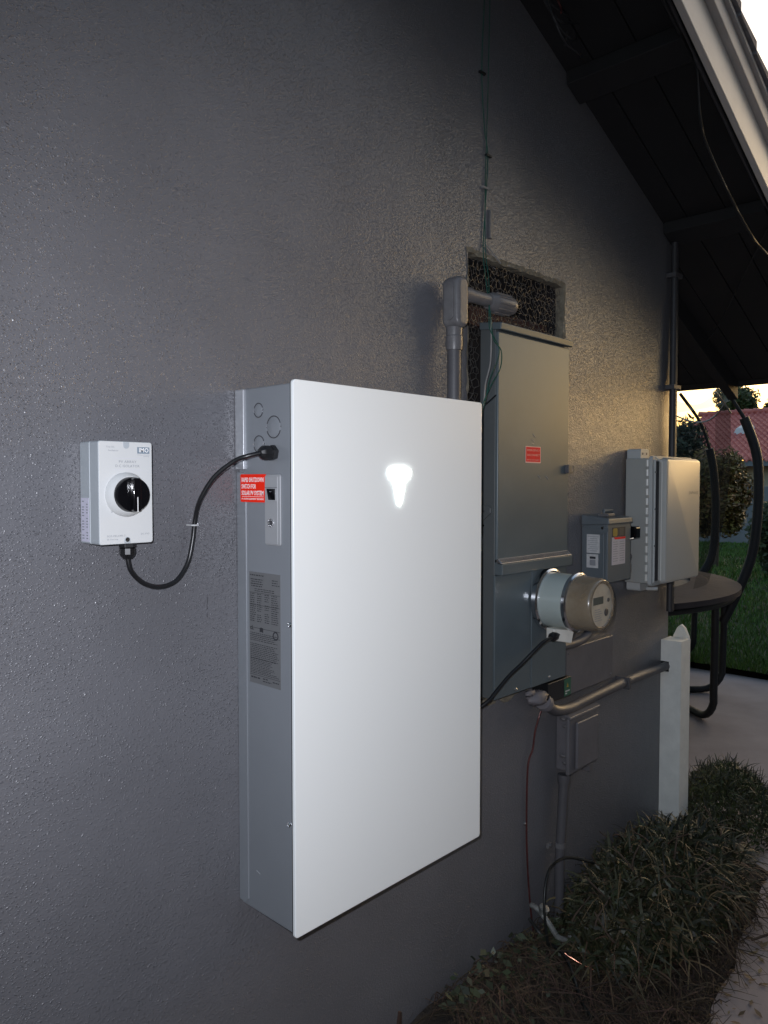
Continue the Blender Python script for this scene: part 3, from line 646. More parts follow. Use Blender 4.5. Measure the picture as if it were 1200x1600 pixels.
MB().box(MC[0]-.050, MC[0]+.010, fy-.0008, fy, MC[2]+.004, MC[2]+.026).build('display', M_lcd, mf)
for (x, z, r) in ((.042,.012,.0065),(.030,-.024,.012)): MB().lathe([(0,r),(.002,r*.8)], (MC[0]+x, fy, MC[2]+z), (0,-1,0), 16).build('port', M_groove, mf)
for i in range(6): MB().box(MC[0]-.040, MC[0]-.008+.006*(i % 3), fy-.0005, fy, MC[2]-.012-i*.0065, MC[2]-.010-i*.0065).build('face_print', M_inkgrey, mf)
mcb = MB().tube(spline([(1.998,-.123,1.083),(1.946,-.130,1.081),(1.911,-.120,1.058),(1.874,-.100,1.022),(1.831,-.085,.991),(1.774,-.078,.953),(1.748,-.075,.936),(1.700,-.050,.905),(1.62,-.03,.88)], 8), .0058, 10)
tag(mcb.build('meter_cable', M_rubber, smooth=60), 'black cable slanting from the meter connector down behind the battery', 'cable')

# things under and beside the panel
bxo = empty('alarm_relay_box', (2.16, -.03, .85), 'small black box with a green label tucked under the service panel', 'relay box')
MB().box(2.085, 2.225, -.062, -.002, .852, .916).build('case', M_black, bxo, bevel=0.002)
gl = MB().box(2.182, 2.222, -.0630, -.062, .856, .912).build('green_label', M_glabel, bxo)
MB().prism([(2.195,.884),(2.209,.884),(2.202,.898)], face_y(-.063), face_y(-.0634)).build('hazard_triangle', M_yellow, gl)
for i in range(2): MB().box(2.188, 2.198+.016*i, -.0634, -.063, .862+.008*i, .866+.008*i).build('label_line', M_combf, gl)
pt = MB()
rnd = random.Random(8)
def blob(mb, c, rx, ry, rz, n=12, m=8, jit=.15):
    k = len(mb.v)
    for i in range(m+1):
        th = math.pi*i/m
        for j in range(n):
            ph = 2*math.pi*j/n; q = 1+rnd.uniform(-jit, jit)
            mb.v.append((c[0]+rx*q*math.sin(th)*math.cos(ph), c[1]+ry*q*math.sin(th)*math.sin(ph), c[2]+rz*q*math.cos(th)))
    for i in range(m):
        for j in range(n): mb.f.append((k+i*n+j, k+i*n+(j+1) % n, k+(i+1)*n+(j+1) % n, k+(i+1)*n+j))
pb = empty('conduit_bushing', (2.06, -.04, .85), 'lumpy grey putty-covered conduit fitting below the panel bottom edge', 'conduit fitting')
b = MB(); blob(b, (2.050,-.044,.876), .050, .026, .022, 18, 12, .13); b.build('putty', M_putty, pb, smooth=80)
MB().lathe([(0,.026),(.018,.028),(.022,.024),(.034,.022)], (2.082,-.045,.858), (.75,0,-.5), 18).build('bushing', M_putty, pb, smooth=30)
b = MB(); blob(b, (2.006,-.046,.900), .026, .010, .010, 12, 8, .25); b.build('putty_dab', M_putty, pb, smooth=80)
for i, (x, z, s_) in enumerate(((1.855,.897,.026),(1.945,.894,.030),(2.105,.905,.016))):
    b = MB(); pl = [(x+s_*math.cos(a*.7)*(1+rnd.uniform(-.3,.3))*1.2, z+s_*.5*math.sin(a*.7)*(1+rnd.uniform(-.4,.4))) for a in range(9)]
    b.prism(pl, face_y(-.0005), face_y(-.004)).build('bare_stucco_patch', M_edge, house)
hp = empty('horizontal_conduit', (2.5, -.04, .79), 'grey conduit bending from under the panel along the wall to the post', 'conduit')
MB().tube(spline([(2.088,-.045,.856),(2.120,-.043,.832),(2.174,-.040,.808),(2.256,-.038,.797),(2.364,-.036,.799),(2.575,-.034,.804),(2.784,-.032,.805),(3.062,-.022,.795)], 6), .0175, 16).build('pipe', M_painted, hp, smooth=60)
MB().box(2.66, 2.675, -.056, -.001, .782, .826).build('pipe_strap', M_painted, hp, bevel=.002)
wp = empty('wall_plate', (2.43, -.01, .83), 'flat dark painted access plate on the wall right of the panel', 'wall plate')
MB().prism(rrect(2.262, 2.598, .832, .992, .006), face_y(-.001), face_y(-.022)).build('plate', M_jbox, wp, bevel=0.004)
for (x, z) in ((2.28,.975),(2.58,.85)): MB().lathe([(0,.005),(.003,.004)], (x,-.022,z), (0,-1,0), 10).build('plate_screw', M_painted_worn, wp)
eb = empty('bent_pipe', (2.33, -.03, 1.0), 'short bent grey pipe leaving the panel side behind the meter', 'pipe')
MB().tube(spline([(2.185,-.032,1.010),(2.245,-.032,1.010),(2.320,-.032,1.010),(2.380,-.032,1.022),(2.412,-.032,1.055),(2.420,-.032,1.10),(2.421,-.032,1.20)], 6), .0150, 14).build('pipe', M_painted, eb, smooth=60)
jb = empty('junction_box', (2.32, -.03, .58), 'grey painted outlet box with a ridged lid below the conduit', 'junction box')
MB().box(2.236, 2.410, -.040, -.001, .588, .776).build('box_body', M_jbox, jb, bevel=0.004)
ld = MB().box(2.226, 2.418, -.056, -.041, .578, .770).build('lid', M_jbox, jb, bevel=0.006)
MB().hexa([(2.220,-.066,.770),(2.424,-.066,.770),(2.424,-.001,.786),(2.220,-.001,.786),(2.220,-.064,.778),(2.424,-.064,.778),(2.424,-.001,.798),(2.220,-.001,.798)]).build('lid_hood', M_jbox, jb, bevel=0.002)
MB().box(2.262, 2.406, -.068, -.0565, .592, .752).build('lid_panel', M_jbox, ld, bevel=0.005)
MB().box(2.375, 2.405, -.050, -.005, .550, .577).build('pad_eye', M_jbox, jb, bevel=0.003)
for i, z in enumerate((.764, .742, .640, .618)):
    b = MB(); blob(b, (2.232,-.030-.01*(i % 2),z), .005, .012, .006, 8, 6, .3); b.build('paint_drip', M_painted_worn, jb, smooth=80)
dp = empty('riser_conduit', (2.21, -.03, .02), 'vertical grey conduit dropping from the outlet box into the shrub', 'conduit')
MB().tube([(2.214,-.030,.02),(2.218,-.030,.30),(2.243,-.030,.575)], .0165, 16).build('pipe', M_painted, dp, smooth=40)
MB().lathe([(0,.020),(.02,.022),(.030,.022)], (2.240,-.030,.545), (.09,0,1), 18).build('connector', M_painted, dp, smooth=30)
MB().lathe([(0,.0185),(.016,.0185)], (2.2185,-.030,.335), (.09,0,1), 18).build('strap_band', M_painted_worn, dp, smooth=30)
MB().box(2.178, 2.203, -.012, -.001, .336, .352).build('strap_ear', M_painted_worn, dp, bevel=.002)
MB().lathe([(0,.005),(.004,.004)], (2.188,-.012,.344), (0,-1,0), 10).build('strap_nail', M_chrome, dp)

# ================================================================== DISCONNECT BOX
ds = empty('disconnect_box', (2.48, -.05, 1.21), 'small dark grey disconnect switch box with paper labels and side lever', 'disconnect switch')
dx0, dx1, dyf, dz0, dz1 = 2.394, 2.566, -.100, 1.210, 1.436
MB().box(dx0+.002, dx1-.002, -.086, -.001, dz0, dz1-.012).build('box_body', M_disc, ds, bevel=0.003)
dd = MB().box(dx0, dx1, dyf, -.0865, dz0-.002, dz1-.026).build('door', M_disc, ds, bevel=0.003)
MB().hexa([(dx0-.004,dyf-.006,dz1-.028),(dx1+.004,dyf-.006,dz1-.028),(dx1+.004,-.001,dz1-.034),(dx0-.004,-.001,dz1-.034),(dx0-.004,dyf-.004,dz1-.008),(dx1+.004,dyf-.004,dz1-.008),(dx1+.004,-.001,dz1+.004),(dx0-.004,-.001,dz1+.004)]).build('rain_hood', M_disc, ds, bevel=0.004)
MB().prism([(-.012,1.398),(-.104,1.398),(-.104,1.384),(-.074,1.376),(-.050,1.384),(-.030,1.396)], face_x(dx0-.0042), face_x(dx0+.001)).build('hood_skirt', M_disc, ds)
MB().lathe([(0,.006),(.005,.005)], (dx0-.004,-.084,1.396), (-1,0,0), 12).build('hood_pivot', M_chrome, ds)
MB().tube([(2.44,-.06,1.436),(2.44,-.06,1.452),(2.50,-.06,1.452),(2.51,-.06,1.436)], .006, 8).build('conduit_hub', M_disc, ds, smooth=40)
MB().box(2.425, 2.475, -.085, -.045, 1.432, 1.444).build('hub_plate', M_painted_worn, ds, bevel=.003)
n1 = MB().box(dx0-.0006, dx0+.002, -.070, -.022, 1.308, 1.372).build('paper_notice', M_paper, ds)
for i in range(8): MB().box(dx0-.0009, dx0-.0006, -.066+(.004 if i % 3 else 0), -.026-(.008 if i % 2 else 0), 1.364-i*.007, 1.3655-i*.007).build('notice_line', M_inkgrey, n1)
n2 = MB().box(dx0-.0006, dx0+.002, -.065, -.022, 1.257, 1.304).build('coded_notice', M_paper, ds)
MB().box(dx0-.0009, dx0-.0006, -.056, -.034, 1.288, 1.296).build('notice_bar', M_ink, n2)
MB().box(dx0-.0009, dx0-.0006, -.056, -.034, 1.265, 1.285).build('notice_block', M_inkgrey, n2)
n3 = MB().box(2.424, 2.522, dyf-.0008, dyf, 1.267, 1.362).build('instruction_label', M_paperpink, ds)
MB().box(2.424, 2.522, dyf-.0008, dyf, 1.3625, 1.396).build('black_header', M_ink, ds)
MB().prism(rrect(2.430, 2.462, 1.365, 1.393, .008), face_y(dyf-.0008), face_y(dyf-.0012)).build('yellow_emblem', M_yellow, ds)
MB().prism(rrect(2.476, 2.508, 1.366, 1.392, .002), face_y(dyf-.0008), face_y(dyf-.0012)).build('header_print', M_groove, ds)
MB().prism([(2.434,1.3618),(2.522,1.3618),(2.522,1.3545),(2.446,1.3545)], face_y(dyf-.0008), face_y(dyf-.0012)).build('red_band', M_red2, ds)
for i in range(9):
    for a in (2.432, 2.480): MB().box(a, a+.030+.006*((i*5) % 3)/2, dyf-.0011, dyf-.0008, 1.345-i*.0082, 1.3468-i*.0082).build('label_line', M_inkgrey, n3)
lv = MB().prism([(-.045,1.315),(-.060,1.312),(-.090,1.362),(-.078,1.370)], face_x(dx1+.004), face_x(dx1+.028)).build('lever_arm', M_disc, ds, bevel=.002)
MB().prism(rrect(-.112, -.070, 1.350, 1.394, .008), face_x(dx1+.016), face_x(dx1+.052)).build('lever_grip', M_blackgloss, ds, bevel=.005)
MB().tube([(dx1-.02,dyf-.004,1.350),(dx1+.006,dyf-.006,1.352),(dx1+.012,-.08,1.345)], .0025, 6).build('lever_wire', M_chrome, ds)
MB().tube(spline([(dx1+.001,-.085,1.292),(dx1+.018,-.088,1.296),(dx1+.030,-.088,1.286),(dx1+.018,-.088,1.272),(dx1+.001,-.085,1.274)], 5), .0022, 6).build('lock_ring', M_painted_worn, ds, smooth=60)
MB().box(dx1, dx1+.010, -.098, -.080, 1.232, 1.262).build('door_catch', M_painted_worn, ds, bevel=.002)

# ================================================================== COMBINER ENCLOSURE
ce = empty('combiner_enclosure', (2.89, -.07, 1.175), 'large beige plastic enclosure with a domed hinged door near the corner', 'enclosure')
ex0, ex1, ez0, ez1 = 2.711, 3.072, 1.175, 1.640
MB().box(ex0, ex1, -.098, -.006, ez0, ez1).build('enclosure_body', M_combg, ce, bevel=0.005)
MB().prism(rrect(ex0-.004, ex1+.004, ez0-.008, ez1+.008, .012), face_y(-.0985), face_y(-.112)).build('flange', M_combf, ce, bevel=0.002)
for (x, z0, z1) in ((2.722, 1.628, 1.676), (2.730, 1.142, 1.188)):
    er = MB().prism(rrect(x, x+.072, z0, z1, .010), face_y(-.006), face_y(-.016) if False else face_y(-.060)).build('mounting_ear', M_combf, ce, bevel=0.002)
for x in (2.740, 2.772):
    MB().lathe([(0,.005),(.001,.004)], (x,-.0602,1.658), (0,-1,0), 10).build('ear_hole', M_groove, ce)
dcv = MB()
def rr3(x0, x1, z0, z1, r, y): return [(p[0], y, p[1]) for p in rrect(x0, x1, z0, z1, r, 6)]
rings = [rr3(ex0+.052, ex1+.000, ez0+.004, ez1-.002, .014, -.1122), rr3(ex0+.052, ex1+.000, ez0+.004, ez1-.002, .014, -.122), rr3(ex0+.040, ex1+.002, ez0-.002, ez1+.002, .018, -.126),
         rr3(ex0+.040, ex1+.002, ez0-.002, ez1+.002, .018, -.134), rr3(ex0+.043, ex1-.003, ez0+.004, ez1-.005, .014, -.146), rr3(ex0+.048, ex1-.008, ez0+.010, ez1-.011, .014, -.1475)]
n = len(rings[0]); vs_ = [v for r_ in rings for v in r_]; fs = []
for k in range(len(rings)-1):
    for i in range(n): fs.append((k*n+i, k*n+(i+1) % n, (k+1)*n+(i+1) % n, (k+1)*n+i))
fs.append(tuple((len(rings)-1)*n+i for i in range(n))); dcv.add(vs_, fs)
dr_ = dcv.build('domed_door', M_combd, ce, smooth=35)
MB().tube(spline([(ex0+.039,-.130,ez0+.012),(ex0+.0385,-.130,ez0+.2),(ex0+.039,-.130,ez1-.030),(ex0+.034,-.127,ez1-.014),(ex0+.020,-.120,ez1-.002),(ex0+.012,-.1145,ez1+.004)], 6), .0026, 8).build('door_bead', M_bead, dr_, smooth=60)
MB().box(ex0+.026, ex0+.050, -.1150, -.1122, ez0+.010, ez1-.012).build('door_gap_shade', M_groove, ce)  # dark strip coloured in for the shadow in the gap beside the door
MB().tube([(ex0+.014,-.1145,ez0+.006),(ex0+.014,-.1145,ez1-.004)], .004, 8).build('flange_rib', M_combf, ce, smooth=60)
for i in range(13):
    z = ez0+.012+i*.0352
    MB().tube([(ex0-.009,-.096,z), (ex0-.009,-.096,z+.024)], .0055, 10).build('hinge_knuckle', M_bead, ce, smooth=30)
for i in (3, 7, 11): MB().lathe([(0,.0040),(.003,.003)], (ex0+.010,-.1185,ez0+.04+i*.034), (-.3,-1,0), 10).build('hinge_screw', M_chrome, ce)
MB().tube([(2.745,-.080,ez0-.022),(2.755,-.118,ez0-.020)], .007, 8).build('lower_latch', M_combf, ce)
text('ENPHASE', .0155, (2.958, -.1481, 1.505), RX, UZ, M_inkgrey, dr_, width=.088, bold=0.0)

# ================================================================== SMALL WIRES ON THE WALL
def wire(name, pts, r, m, label, cat='wire', k=8, n=6):
    return tag(MB().tube(spline(pts, k), r, n).build(name, m, smooth=60), label, cat)
wire('ground_wire', [(1.808,-.004,2.918),(1.797,-.004,2.718),(1.811,-.004,2.563),(1.828,-.004,2.488),(1.816,-.004,2.330),(1.805,-.006,2.215),(1.780,-.035,2.117),(1.749,-.072,2.017),(1.751,-.075,1.978),(1.759,-.078,1.944),(1.788,-.082,1.919),(1.785,-.082,1.871),(1.746,-.080,1.822),(1.719,-.078,1.782),(1.70,-.05,1.70)], .0016, M_green, 'thin green wire running down the wall, looping widest past the panel corner')
wire('ground_wire', [(1.833,-.005,2.929),(1.825,-.005,2.656),(1.815,-.005,2.383),(1.811,-.010,2.214),(1.786,-.040,2.117),(1.743,-.072,2.016),(1.741,-.077,1.972),(1.776,-.080,1.933),(1.777,-.080,1.897),(1.737,-.079,1.832),(1.722,-.075,1.769),(1.70,-.06,1.69)], .0014, M_green, 'second green wire dropping beside its twin, closer to the panel side')
wire('stub_wire', [(1.811,-.006,2.237),(1.846,-.006,2.221),(1.889,-.008,2.196)], .0026, M_greywire, 'short slanting dark wire above the wire-mesh opening')
wire('grey_lead', [(1.756,-.070,2.000),(1.757,-.070,1.931),(1.752,-.070,1.877),(1.731,-.070,1.822),(1.722,-.070,1.769),(1.71,-.05,1.70)], .0024, M_greywire, 'pale grey wire hanging beside the green wires at the panel side')
wire('cable_tie_end', [(1.722,-.074,1.765),(1.735,-.080,1.775),(1.752,-.090,1.792)], .0016, M_black, 'black cable tie tail sticking out beside the panel', 'cable tie')
for i, (x, z, lab) in enumerate(((1.797,2.712,'upper dark nail clip on the green wall wires'),(1.829,2.490,'lower dark nail clip on the green wall wires'),(1.814,2.395,'pale staple on the green wall wires above the white strip'))):
    o = MB().box(x-.012, x+.014, -.009, -.0005, z-.003, z+.003).build('wire_clip', M_black if i < 2 else M_greywire, bevel=.001); tag(o, lab, 'clip')
o = MB().box(1.836, 1.850, -.008, -.0005, 2.258, 2.340).build('cable_raceway', M_painted_worn, bevel=.002); tag(o, 'short pale vertical strip on the wall above the opening', 'raceway')
rw = empty('grounding_wire', (2.07, -.01, .02), 'thin reddish copper ground wire trailing from the panel to the soil', 'wire')
MB().tube(spline([(2.135,-.052,.885),(2.128,-.040,.862),(2.120,-.020,.826),(2.092,-.012,.758),(2.080,-.010,.698),(2.055,-.008,.643),(2.053,-.006,.457),(2.060,-.006,.330),(2.070,-.008,.221),(2.085,-.014,.10),(2.100,-.024,.02)], 8), .0030, 6).build('wire', M_redwire, rw, smooth=60)
MB().tube(spline([(2.1335,-.0555,.884),(2.1275,-.0445,.864),(2.1235,-.032,.845)], 6), .0034, 6).build('bare_end', M_copper, rw, smooth=60)
o = MB().lathe([(0,.006),(.004,.005),(.006,.002)], (2.048,-.001,.462), (0,-1,0), 10).build('wall_screw', M_chrome); tag(o, 'bright screw head in the wall beside the copper wire', 'screw')
cpipe = empty('corner_pipe', (3.08, -.03, 1.0), 'dark slim pipe running down the wall corner under the eave', 'pipe')
MB().tube([(3.083,-.026,1.02),(3.083,-.026,sof(3.083)-.046)], .0135, 14).build('pipe', M_darkpipe, cpipe, smooth=40)
MB().tube([(3.112,-.022,1.02),(3.112,-.022,sof(3.112)-.046)], .0095, 12).build('side_pipe', M_darkpipe, cpipe, smooth=40)
for z in (1.93, 2.38): MB().box(3.060, 3.128, -.042, -.001, z, z+.018).build('pipe_strap', M_painted, cpipe, bevel=.002)
# cables tucked under the overhang
wire('eave_cable', [(2.02,-.375,2.962),(2.155,-.378,2.905),(2.330,-.378,2.838),(2.391,-.378,2.822),(2.470,-.36,2.700),(2.560,-.35,2.640),(2.760,-.36,2.52),(2.96,-.37,2.43),(3.3,-.37,2.36),(4.2,-.3,2.1)], .0045, M_darkwire, 'black cable sagging below the barge board', 'cable')
wire('eave_cable', [(2.00,-.383,2.985),(2.204,-.385,2.898),(2.349,-.385,2.836),(2.551,-.385,2.755),(2.862,-.385,2.63),(3.3,-.385,2.46),(4.2,-.385,2.10)], .0055, M_painted, 'straight dark cable fixed along the inside of the barge board', 'cable')
wire('drop_wire', [(3.172,-.350,2.527),(3.30,-.26,2.47),(3.459,-.15,2.40),(3.70,.02,2.29),(3.909,.2,2.20)], .0025, M_darkwire, 'thin dark wire slanting across under the eave')
for i, (pts, lab) in enumerate((
    ([(1.93,-.10,3.00),(1.965,-.11,2.93),(2.022,-.12,2.905),(2.09,-.12,2.93),(2.13,-.12,2.94)], 'uppermost loop of the cable bundle hanging under the soffit'),
    ([(1.99,-.10,3.00),(1.975,-.12,2.91),(2.02,-.13,2.87),(2.09,-.13,2.875),(2.16,-.10,2.93)], 'middle loop of the cable bundle hanging under the soffit'),
    ([(1.96,-.09,3.00),(1.985,-.12,2.90),(2.04,-.13,2.845),(2.13,-.13,2.845),(2.21,-.08,2.885)], 'lowest loop of the cable bundle hanging under the soffit'),
    ([(1.92,-.06,3.02),(2.00,-.10,2.955),(2.06,-.11,2.95),(2.12,-.09,2.96),(2.17,-.05,2.92)], 'short kinked cable in the bundle under the soffit'))):
    wire('coiled_cable', pts, .0035, M_darkwire, lab, 'cable')['group'] = 'cables bundled under the soffit'
wire('copper_pigtail', [(2.00,-.115,2.975),(2.012,-.125,2.945),(2.03,-.12,2.94),(2.02,-.125,2.925)], .003, M_redwire, 'rusty copper pigtail among the cables under the soffit')

# ================================================================== GATE POST
gpst = empty('gate_post', (3.11, -.045, .0), 'white painted square wooden post with a notch at the wall corner', 'post')
pz = .903
pst = MB()
# post with a notch cut in the -x face for the conduit
x0, x1, y0, y1 = 3.060, 3.152, -.086, -.001
pst.box(x0, x1, y0, y1, .0, .772); pst.box(x0+.03, x1, y0, y1, .772, .815); pst.box(x0, x0+.03, y0, -.036, .772, .815); pst.box(x0, x1, y0, y1, .815, pz)
p_ = pst.build('post', M_wood, gpst)
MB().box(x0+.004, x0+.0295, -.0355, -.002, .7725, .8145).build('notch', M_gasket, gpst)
pk = [(-.070,.06),(-.006,.06),(-.006,.905),(-.022,.940),(-.038,.955),(-.054,.940),(-.070,.905)]
MB().prism(pk, face_x(3.168), face_x(3.190)).build('picket', M_wood, gpst, bevel=.003)
MB().box(3.1525, 3.1675, -.080, -.010, .20, .29).build('rail_end', M_wood, gpst)
rnd = random.Random(4)
for i in range(7):
    b = MB(); blob(b, (x1-.001,y0+.004,.90-i*.035-rnd.uniform(0,.02)), .004, .004, .010, 8, 6, .3); b.build('paint_chip', M_wood, gpst, smooth=80)

# ================================================================== TRAMPOLINE
TC = Vector((5.0, 1.85, 0)); TR = 1.48
tr = empty('trampoline', (5.0, 1.85, 0), 'black framed trampoline with bowed foam poles and net beyond the house corner', 'trampoline')
def ringmb(r0, r1, z0, z1, n=72, th=.03):
    b = MB(); prof = [(r0,z0),(r1,z1),(r1,z1-th),(r0,z0-th)]; k = len(prof)
    for j in range(n):
        a = 2*math.pi*j/n
        for (r_, z) in prof: b.v.append((TC.x+r_*math.cos(a), TC.y+r_*math.sin(a), z))
    for j in range(n):
        for i in range(k): b.f.append((j*k+i, j*k+(i+1) % k, ((j+1) % n)*k+(i+1) % k, ((j+1) % n)*k+i))
    return b
ringmb(1.12, TR-.03, .865, .835, th=.035).build('safety_pad', M_pad, tr, smooth=30)
MB().tube([(TC.x+1.40*math.cos(R(a)), TC.y+1.40*math.sin(R(a)), .775) for a in range(0, 361, 5)], .022, 10, caps=False).build('frame_ring', M_tramp, tr, smooth=60)
b = MB(); n = 60
b.v.append((TC.x, TC.y, .83)); b.v += [(TC.x+1.15*math.cos(2*math.pi*i/n), TC.y+1.15*math.sin(2*math.pi*i/n), .842) for i in range(n)]; b.f += [(0, 1+i, 1+(i+1) % n) for i in range(n)]
b.build('jumping_mat', M_matt, tr)
def leg(a, din, bar_to, rad=1.385):
    c_, s_ = math.cos(R(a)), math.sin(R(a)); X_, Y_ = TC.x+rad*c_, TC.y+rad*s_
    d = Vector(bar_to).normalized()
    pts = [(X_, Y_, .78), (X_, Y_, .45), (X_+d.x*.005, Y_+d.y*.005, .22)]
    for i in range(1, 7):
        t = R(15*i); pts.append((X_+d.x*.16*(1-math.cos(t))+d.x*.005, Y_+d.y*.16*(1-math.cos(t)), din+.025+.16*(1-math.sin(t))))
    pts.append((X_+d.x*.9, Y_+d.y*.9, din+.025))
    return MB().tube(pts, .024, 12).build('leg', M_tramp, tr, smooth=60)
leg(-56, 0.0, (-.688, .726, 0)); leg(-22.7, 0.04, (-.688, .726, 0), 1.66); leg(-92, 0, (.6, .8, 0)); leg(24, 0, (-.9, .3, 0)); leg(90, 0, (.2, -1, 0))
def pole(a, prof, k, rad=1.46):
    c_, s_ = math.cos(R(a)), math.sin(R(a))
    pts = [(TC.x+(rad+t)*c_, TC.y+(rad+t)*s_, z) for t, z in prof]
    p = MB().tube(spline(pts[:k], 6), .034, 12).build('foam_pole', M_tramp, tr, smooth=60)
    MB().tube(spline(pts[k-1:], 6), .014, 8).build('pole_tip', M_tramp, p, smooth=60)
    return pts
PB = [(-.085,.52),(.0,.706),(.110,1.019),(.145,1.341),(.145,1.614),(.12,1.796),(.04,2.02),(-.08,2.21),(-.14,2.27)]
PA = [(-.02,.50),(.01,.70),(.17,.93),(.205,1.30),(.174,1.63),(.12,1.84),(.01,2.06),(-.22,2.29)]
pole(-56, PB, 7); pole(-22.7, PA, 6, 1.68); pole(24, PB, 7)
MB().tube([(TC.x+1.42*math.cos(R(-22.7)), TC.y+1.42*math.sin(R(-22.7)), .765), (TC.x+1.70*math.cos(R(-22.7)), TC.y+1.70*math.sin(R(-22.7)), .72)], .022, 10).build('pole_bracket', M_tramp, tr, smooth=60)
# net between poles, with a pale band along its upper edge
def netsurf(a0, a1, z0, z1, r0, r1, name, m, sag=0.0, n=14):
    b = MB()
    for i in range(n+1):
        t = i/n; a = R(a0+(a1-a0)*t); sg = sag*math.sin(math.pi*t)
        for j in range(9):
            u = j/8; z = z0+(z1-sg-z0)*u; r_ = r0+(r1-r0)*u+.05*math.sin(math.pi*u)
            b.v.append((TC.x+r_*math.cos(a), TC.y+r_*math.sin(a), z))
    for i in range(n):
        for j in range(8): q = i*9+j; b.f.append((q, q+9, q+10, q+1))
    return b.build(name, m, tr, smooth=60)
for (a0, a1) in ((-92, -56), (-56, -22.7), (-22.7, 24)):
    nn = netsurf(a0, a1, .86, 2.12, 1.24, 1.36, 'net', M_net, .10)
    netsurf(a0, a1, 2.125, 2.26, 1.36, 1.32, 'net_band', M_netband, .10)
    MB().tube([(TC.x+1.362*math.cos(R(a0+(a1-a0)*i/14)), TC.y+1.362*math.sin(R(a0+(a1-a0)*i/14)), 2.122-.10*math.sin(math.pi*i/14)) for i in range(15)], .006, 6).build('net_cord', M_greywire, nn, smooth=60)

# ================================================================== FAR SIDE OF THE YARD
gw = MB().box(20.0, 20.2, -20, 22, -.03, 1.46).build('garden_wall', M_block, bevel=.01); tag(gw, 'plain grey block wall closing the back of the lawn', 'wall')
gwp = None
nh = empty('neighbour_house', (33, 4, 0), 'single-storey neighbour house with a red clay tile roof', 'house')
MB().box(30.6, 40, -14, 11.6, -.03, 2.35).build('wall', M_housewall, nh)
MB().box(29.85, 29.95, -14.5, 12.2, 2.16, 2.36).build('fascia', M_fasciagrey, nh)
def tiles():
    b = MB(); x0, z0, x1, z1 = 29.8, 2.34, 36.0, 4.62; rows = 17; y0, y1 = -6.0, 12.3; ncol = 78; sub = 6
    for r_ in range(rows):
        ta, tb = r_/rows, (r_+1.08)/rows; lift = .05
        for t, up in ((ta, .075), (tb, .02)):
            for i in range(ncol*sub+1):
                y = y0+(y1-y0)*i/(ncol*sub); ph = (i % sub)/sub*2*math.pi
                b.v.append((x0+(x1-x0)*t, y, z0+(z1-z0)*t+up+.055*math.cos(ph)))
        nn_ = ncol*sub+1; k = len(b.v)-2*nn_
        for i in range(nn_-1): b.f.append((k+i, k+i+1, k+nn_+i+1, k+nn_+i))
        # butt face of the row
        kk = len(b.v)
        for i in range(nn_): v = b.v[k+i]; b.v.append((v[0], v[1], v[2]-.06))
        for i in range(nn_-1): b.f.append((kk+i, kk+i+1, k+i+1, k+i))
    o = b.build('roof_tiles', M_tile, nh, smooth=50); tag(o, kind='stuff'); return o
tiles()
MB().hexa([(36.0,-6,4.5),(36.2,-6,4.5),(36.2,12.3,4.5),(36.0,12.3,4.5),(36.0,-6,4.66),(42,-6,2.4),(42,12.3,2.4),(36.0,12.3,4.66)]).build('rear_roof', M_tile, nh)
for i in range(46):
    y = -5.8+i*.40
    MB().tube([(36.0,y,4.70),(36.0,y+.39,4.72)], [.11,.13], 8).build('ridge_tile', M_tile, nh, smooth=50)
vt = MB(); vt.hexa([(33.0,9.35,3.50),(33.0,10.05,3.50),(33.75,10.05,3.80),(33.75,9.35,3.80),(33.1,9.45,3.80),(33.1,9.95,3.80),(33.7,9.95,3.98),(33.7,9.45,3.98)]).build('roof_vent', M_vent, nh, bevel=.06)

def crown(name, m, parent, c, rx, ry, rz, n, ls, seed, clumps=14, box=False):
    rnd = random.Random(seed); b = MB(); cs = []
    for i in range(clumps):
        while True:
            q = Vector((rnd.uniform(-1,1), rnd.uniform(-1,1), rnd.uniform(-1,1)))
            if box or q.length < 1: break
        cs.append((Vector((c[0]+q.x*rx*.78, c[1]+q.y*ry*.78, c[2]+q.z*rz*.78)), rnd.uniform(.28,.5)))
    for i in range(n):
        cc_, cr = cs[i % clumps]; d = Vector((rnd.gauss(0,1), rnd.gauss(0,1), rnd.gauss(0,1))).normalized()*(rnd.random()**.4)*cr
        p = cc_+Vector((d.x*rx, d.y*ry, d.z*rz)); s_ = ls*rnd.uniform(.6,1.4)
        u = Vector((rnd.gauss(0,1), rnd.gauss(0,1), rnd.gauss(0,1))).normalized(); v = u.orthogonal().normalized()
        b.add([p-u*s_, p+v*s_*.45, p+u*s_, p-v*s_*.45], [(0,1,2,3)])
    return b.build(name, m, parent)
def tree(name, label, x, y, h, rx, ry, rz, m, n, ls, seed, cat='tree', clumps=16, box=False, zc=None, group=None):
    t = empty(name, (x, y, 0), label, cat, group); zc = zc if zc else h-rz
    tk = MB().tube(spline([(x,y,-.05),(x+.05,y,zc*.5),(x-.02,y+.04,zc)], 4), [.10*h/4*(1-.6*i/8) for i in range(9)], 8).build('trunk', M_bark, t, smooth=60)
    rnd = random.Random(seed+1)
    for i in range(6):
        a = rnd.uniform(0,6.28); e = (x+math.cos(a)*rx*.7, y+math.sin(a)*ry*.7, zc+rz*rnd.uniform(-.2,.7))
        MB().tube(spline([(x,y+.02,zc*.75),((x+e[0])/2,(y+e[1])/2,(zc*.75+e[2])/2+.1),e], 4), [.05*h/4*(1-.7*j/8) for j in range(9)], 6).build('limb', M_bark, tk, smooth=60)
    crown('crown', m, t, (x,y,zc), rx, ry, rz, n, ls, seed, clumps, box)
    return t
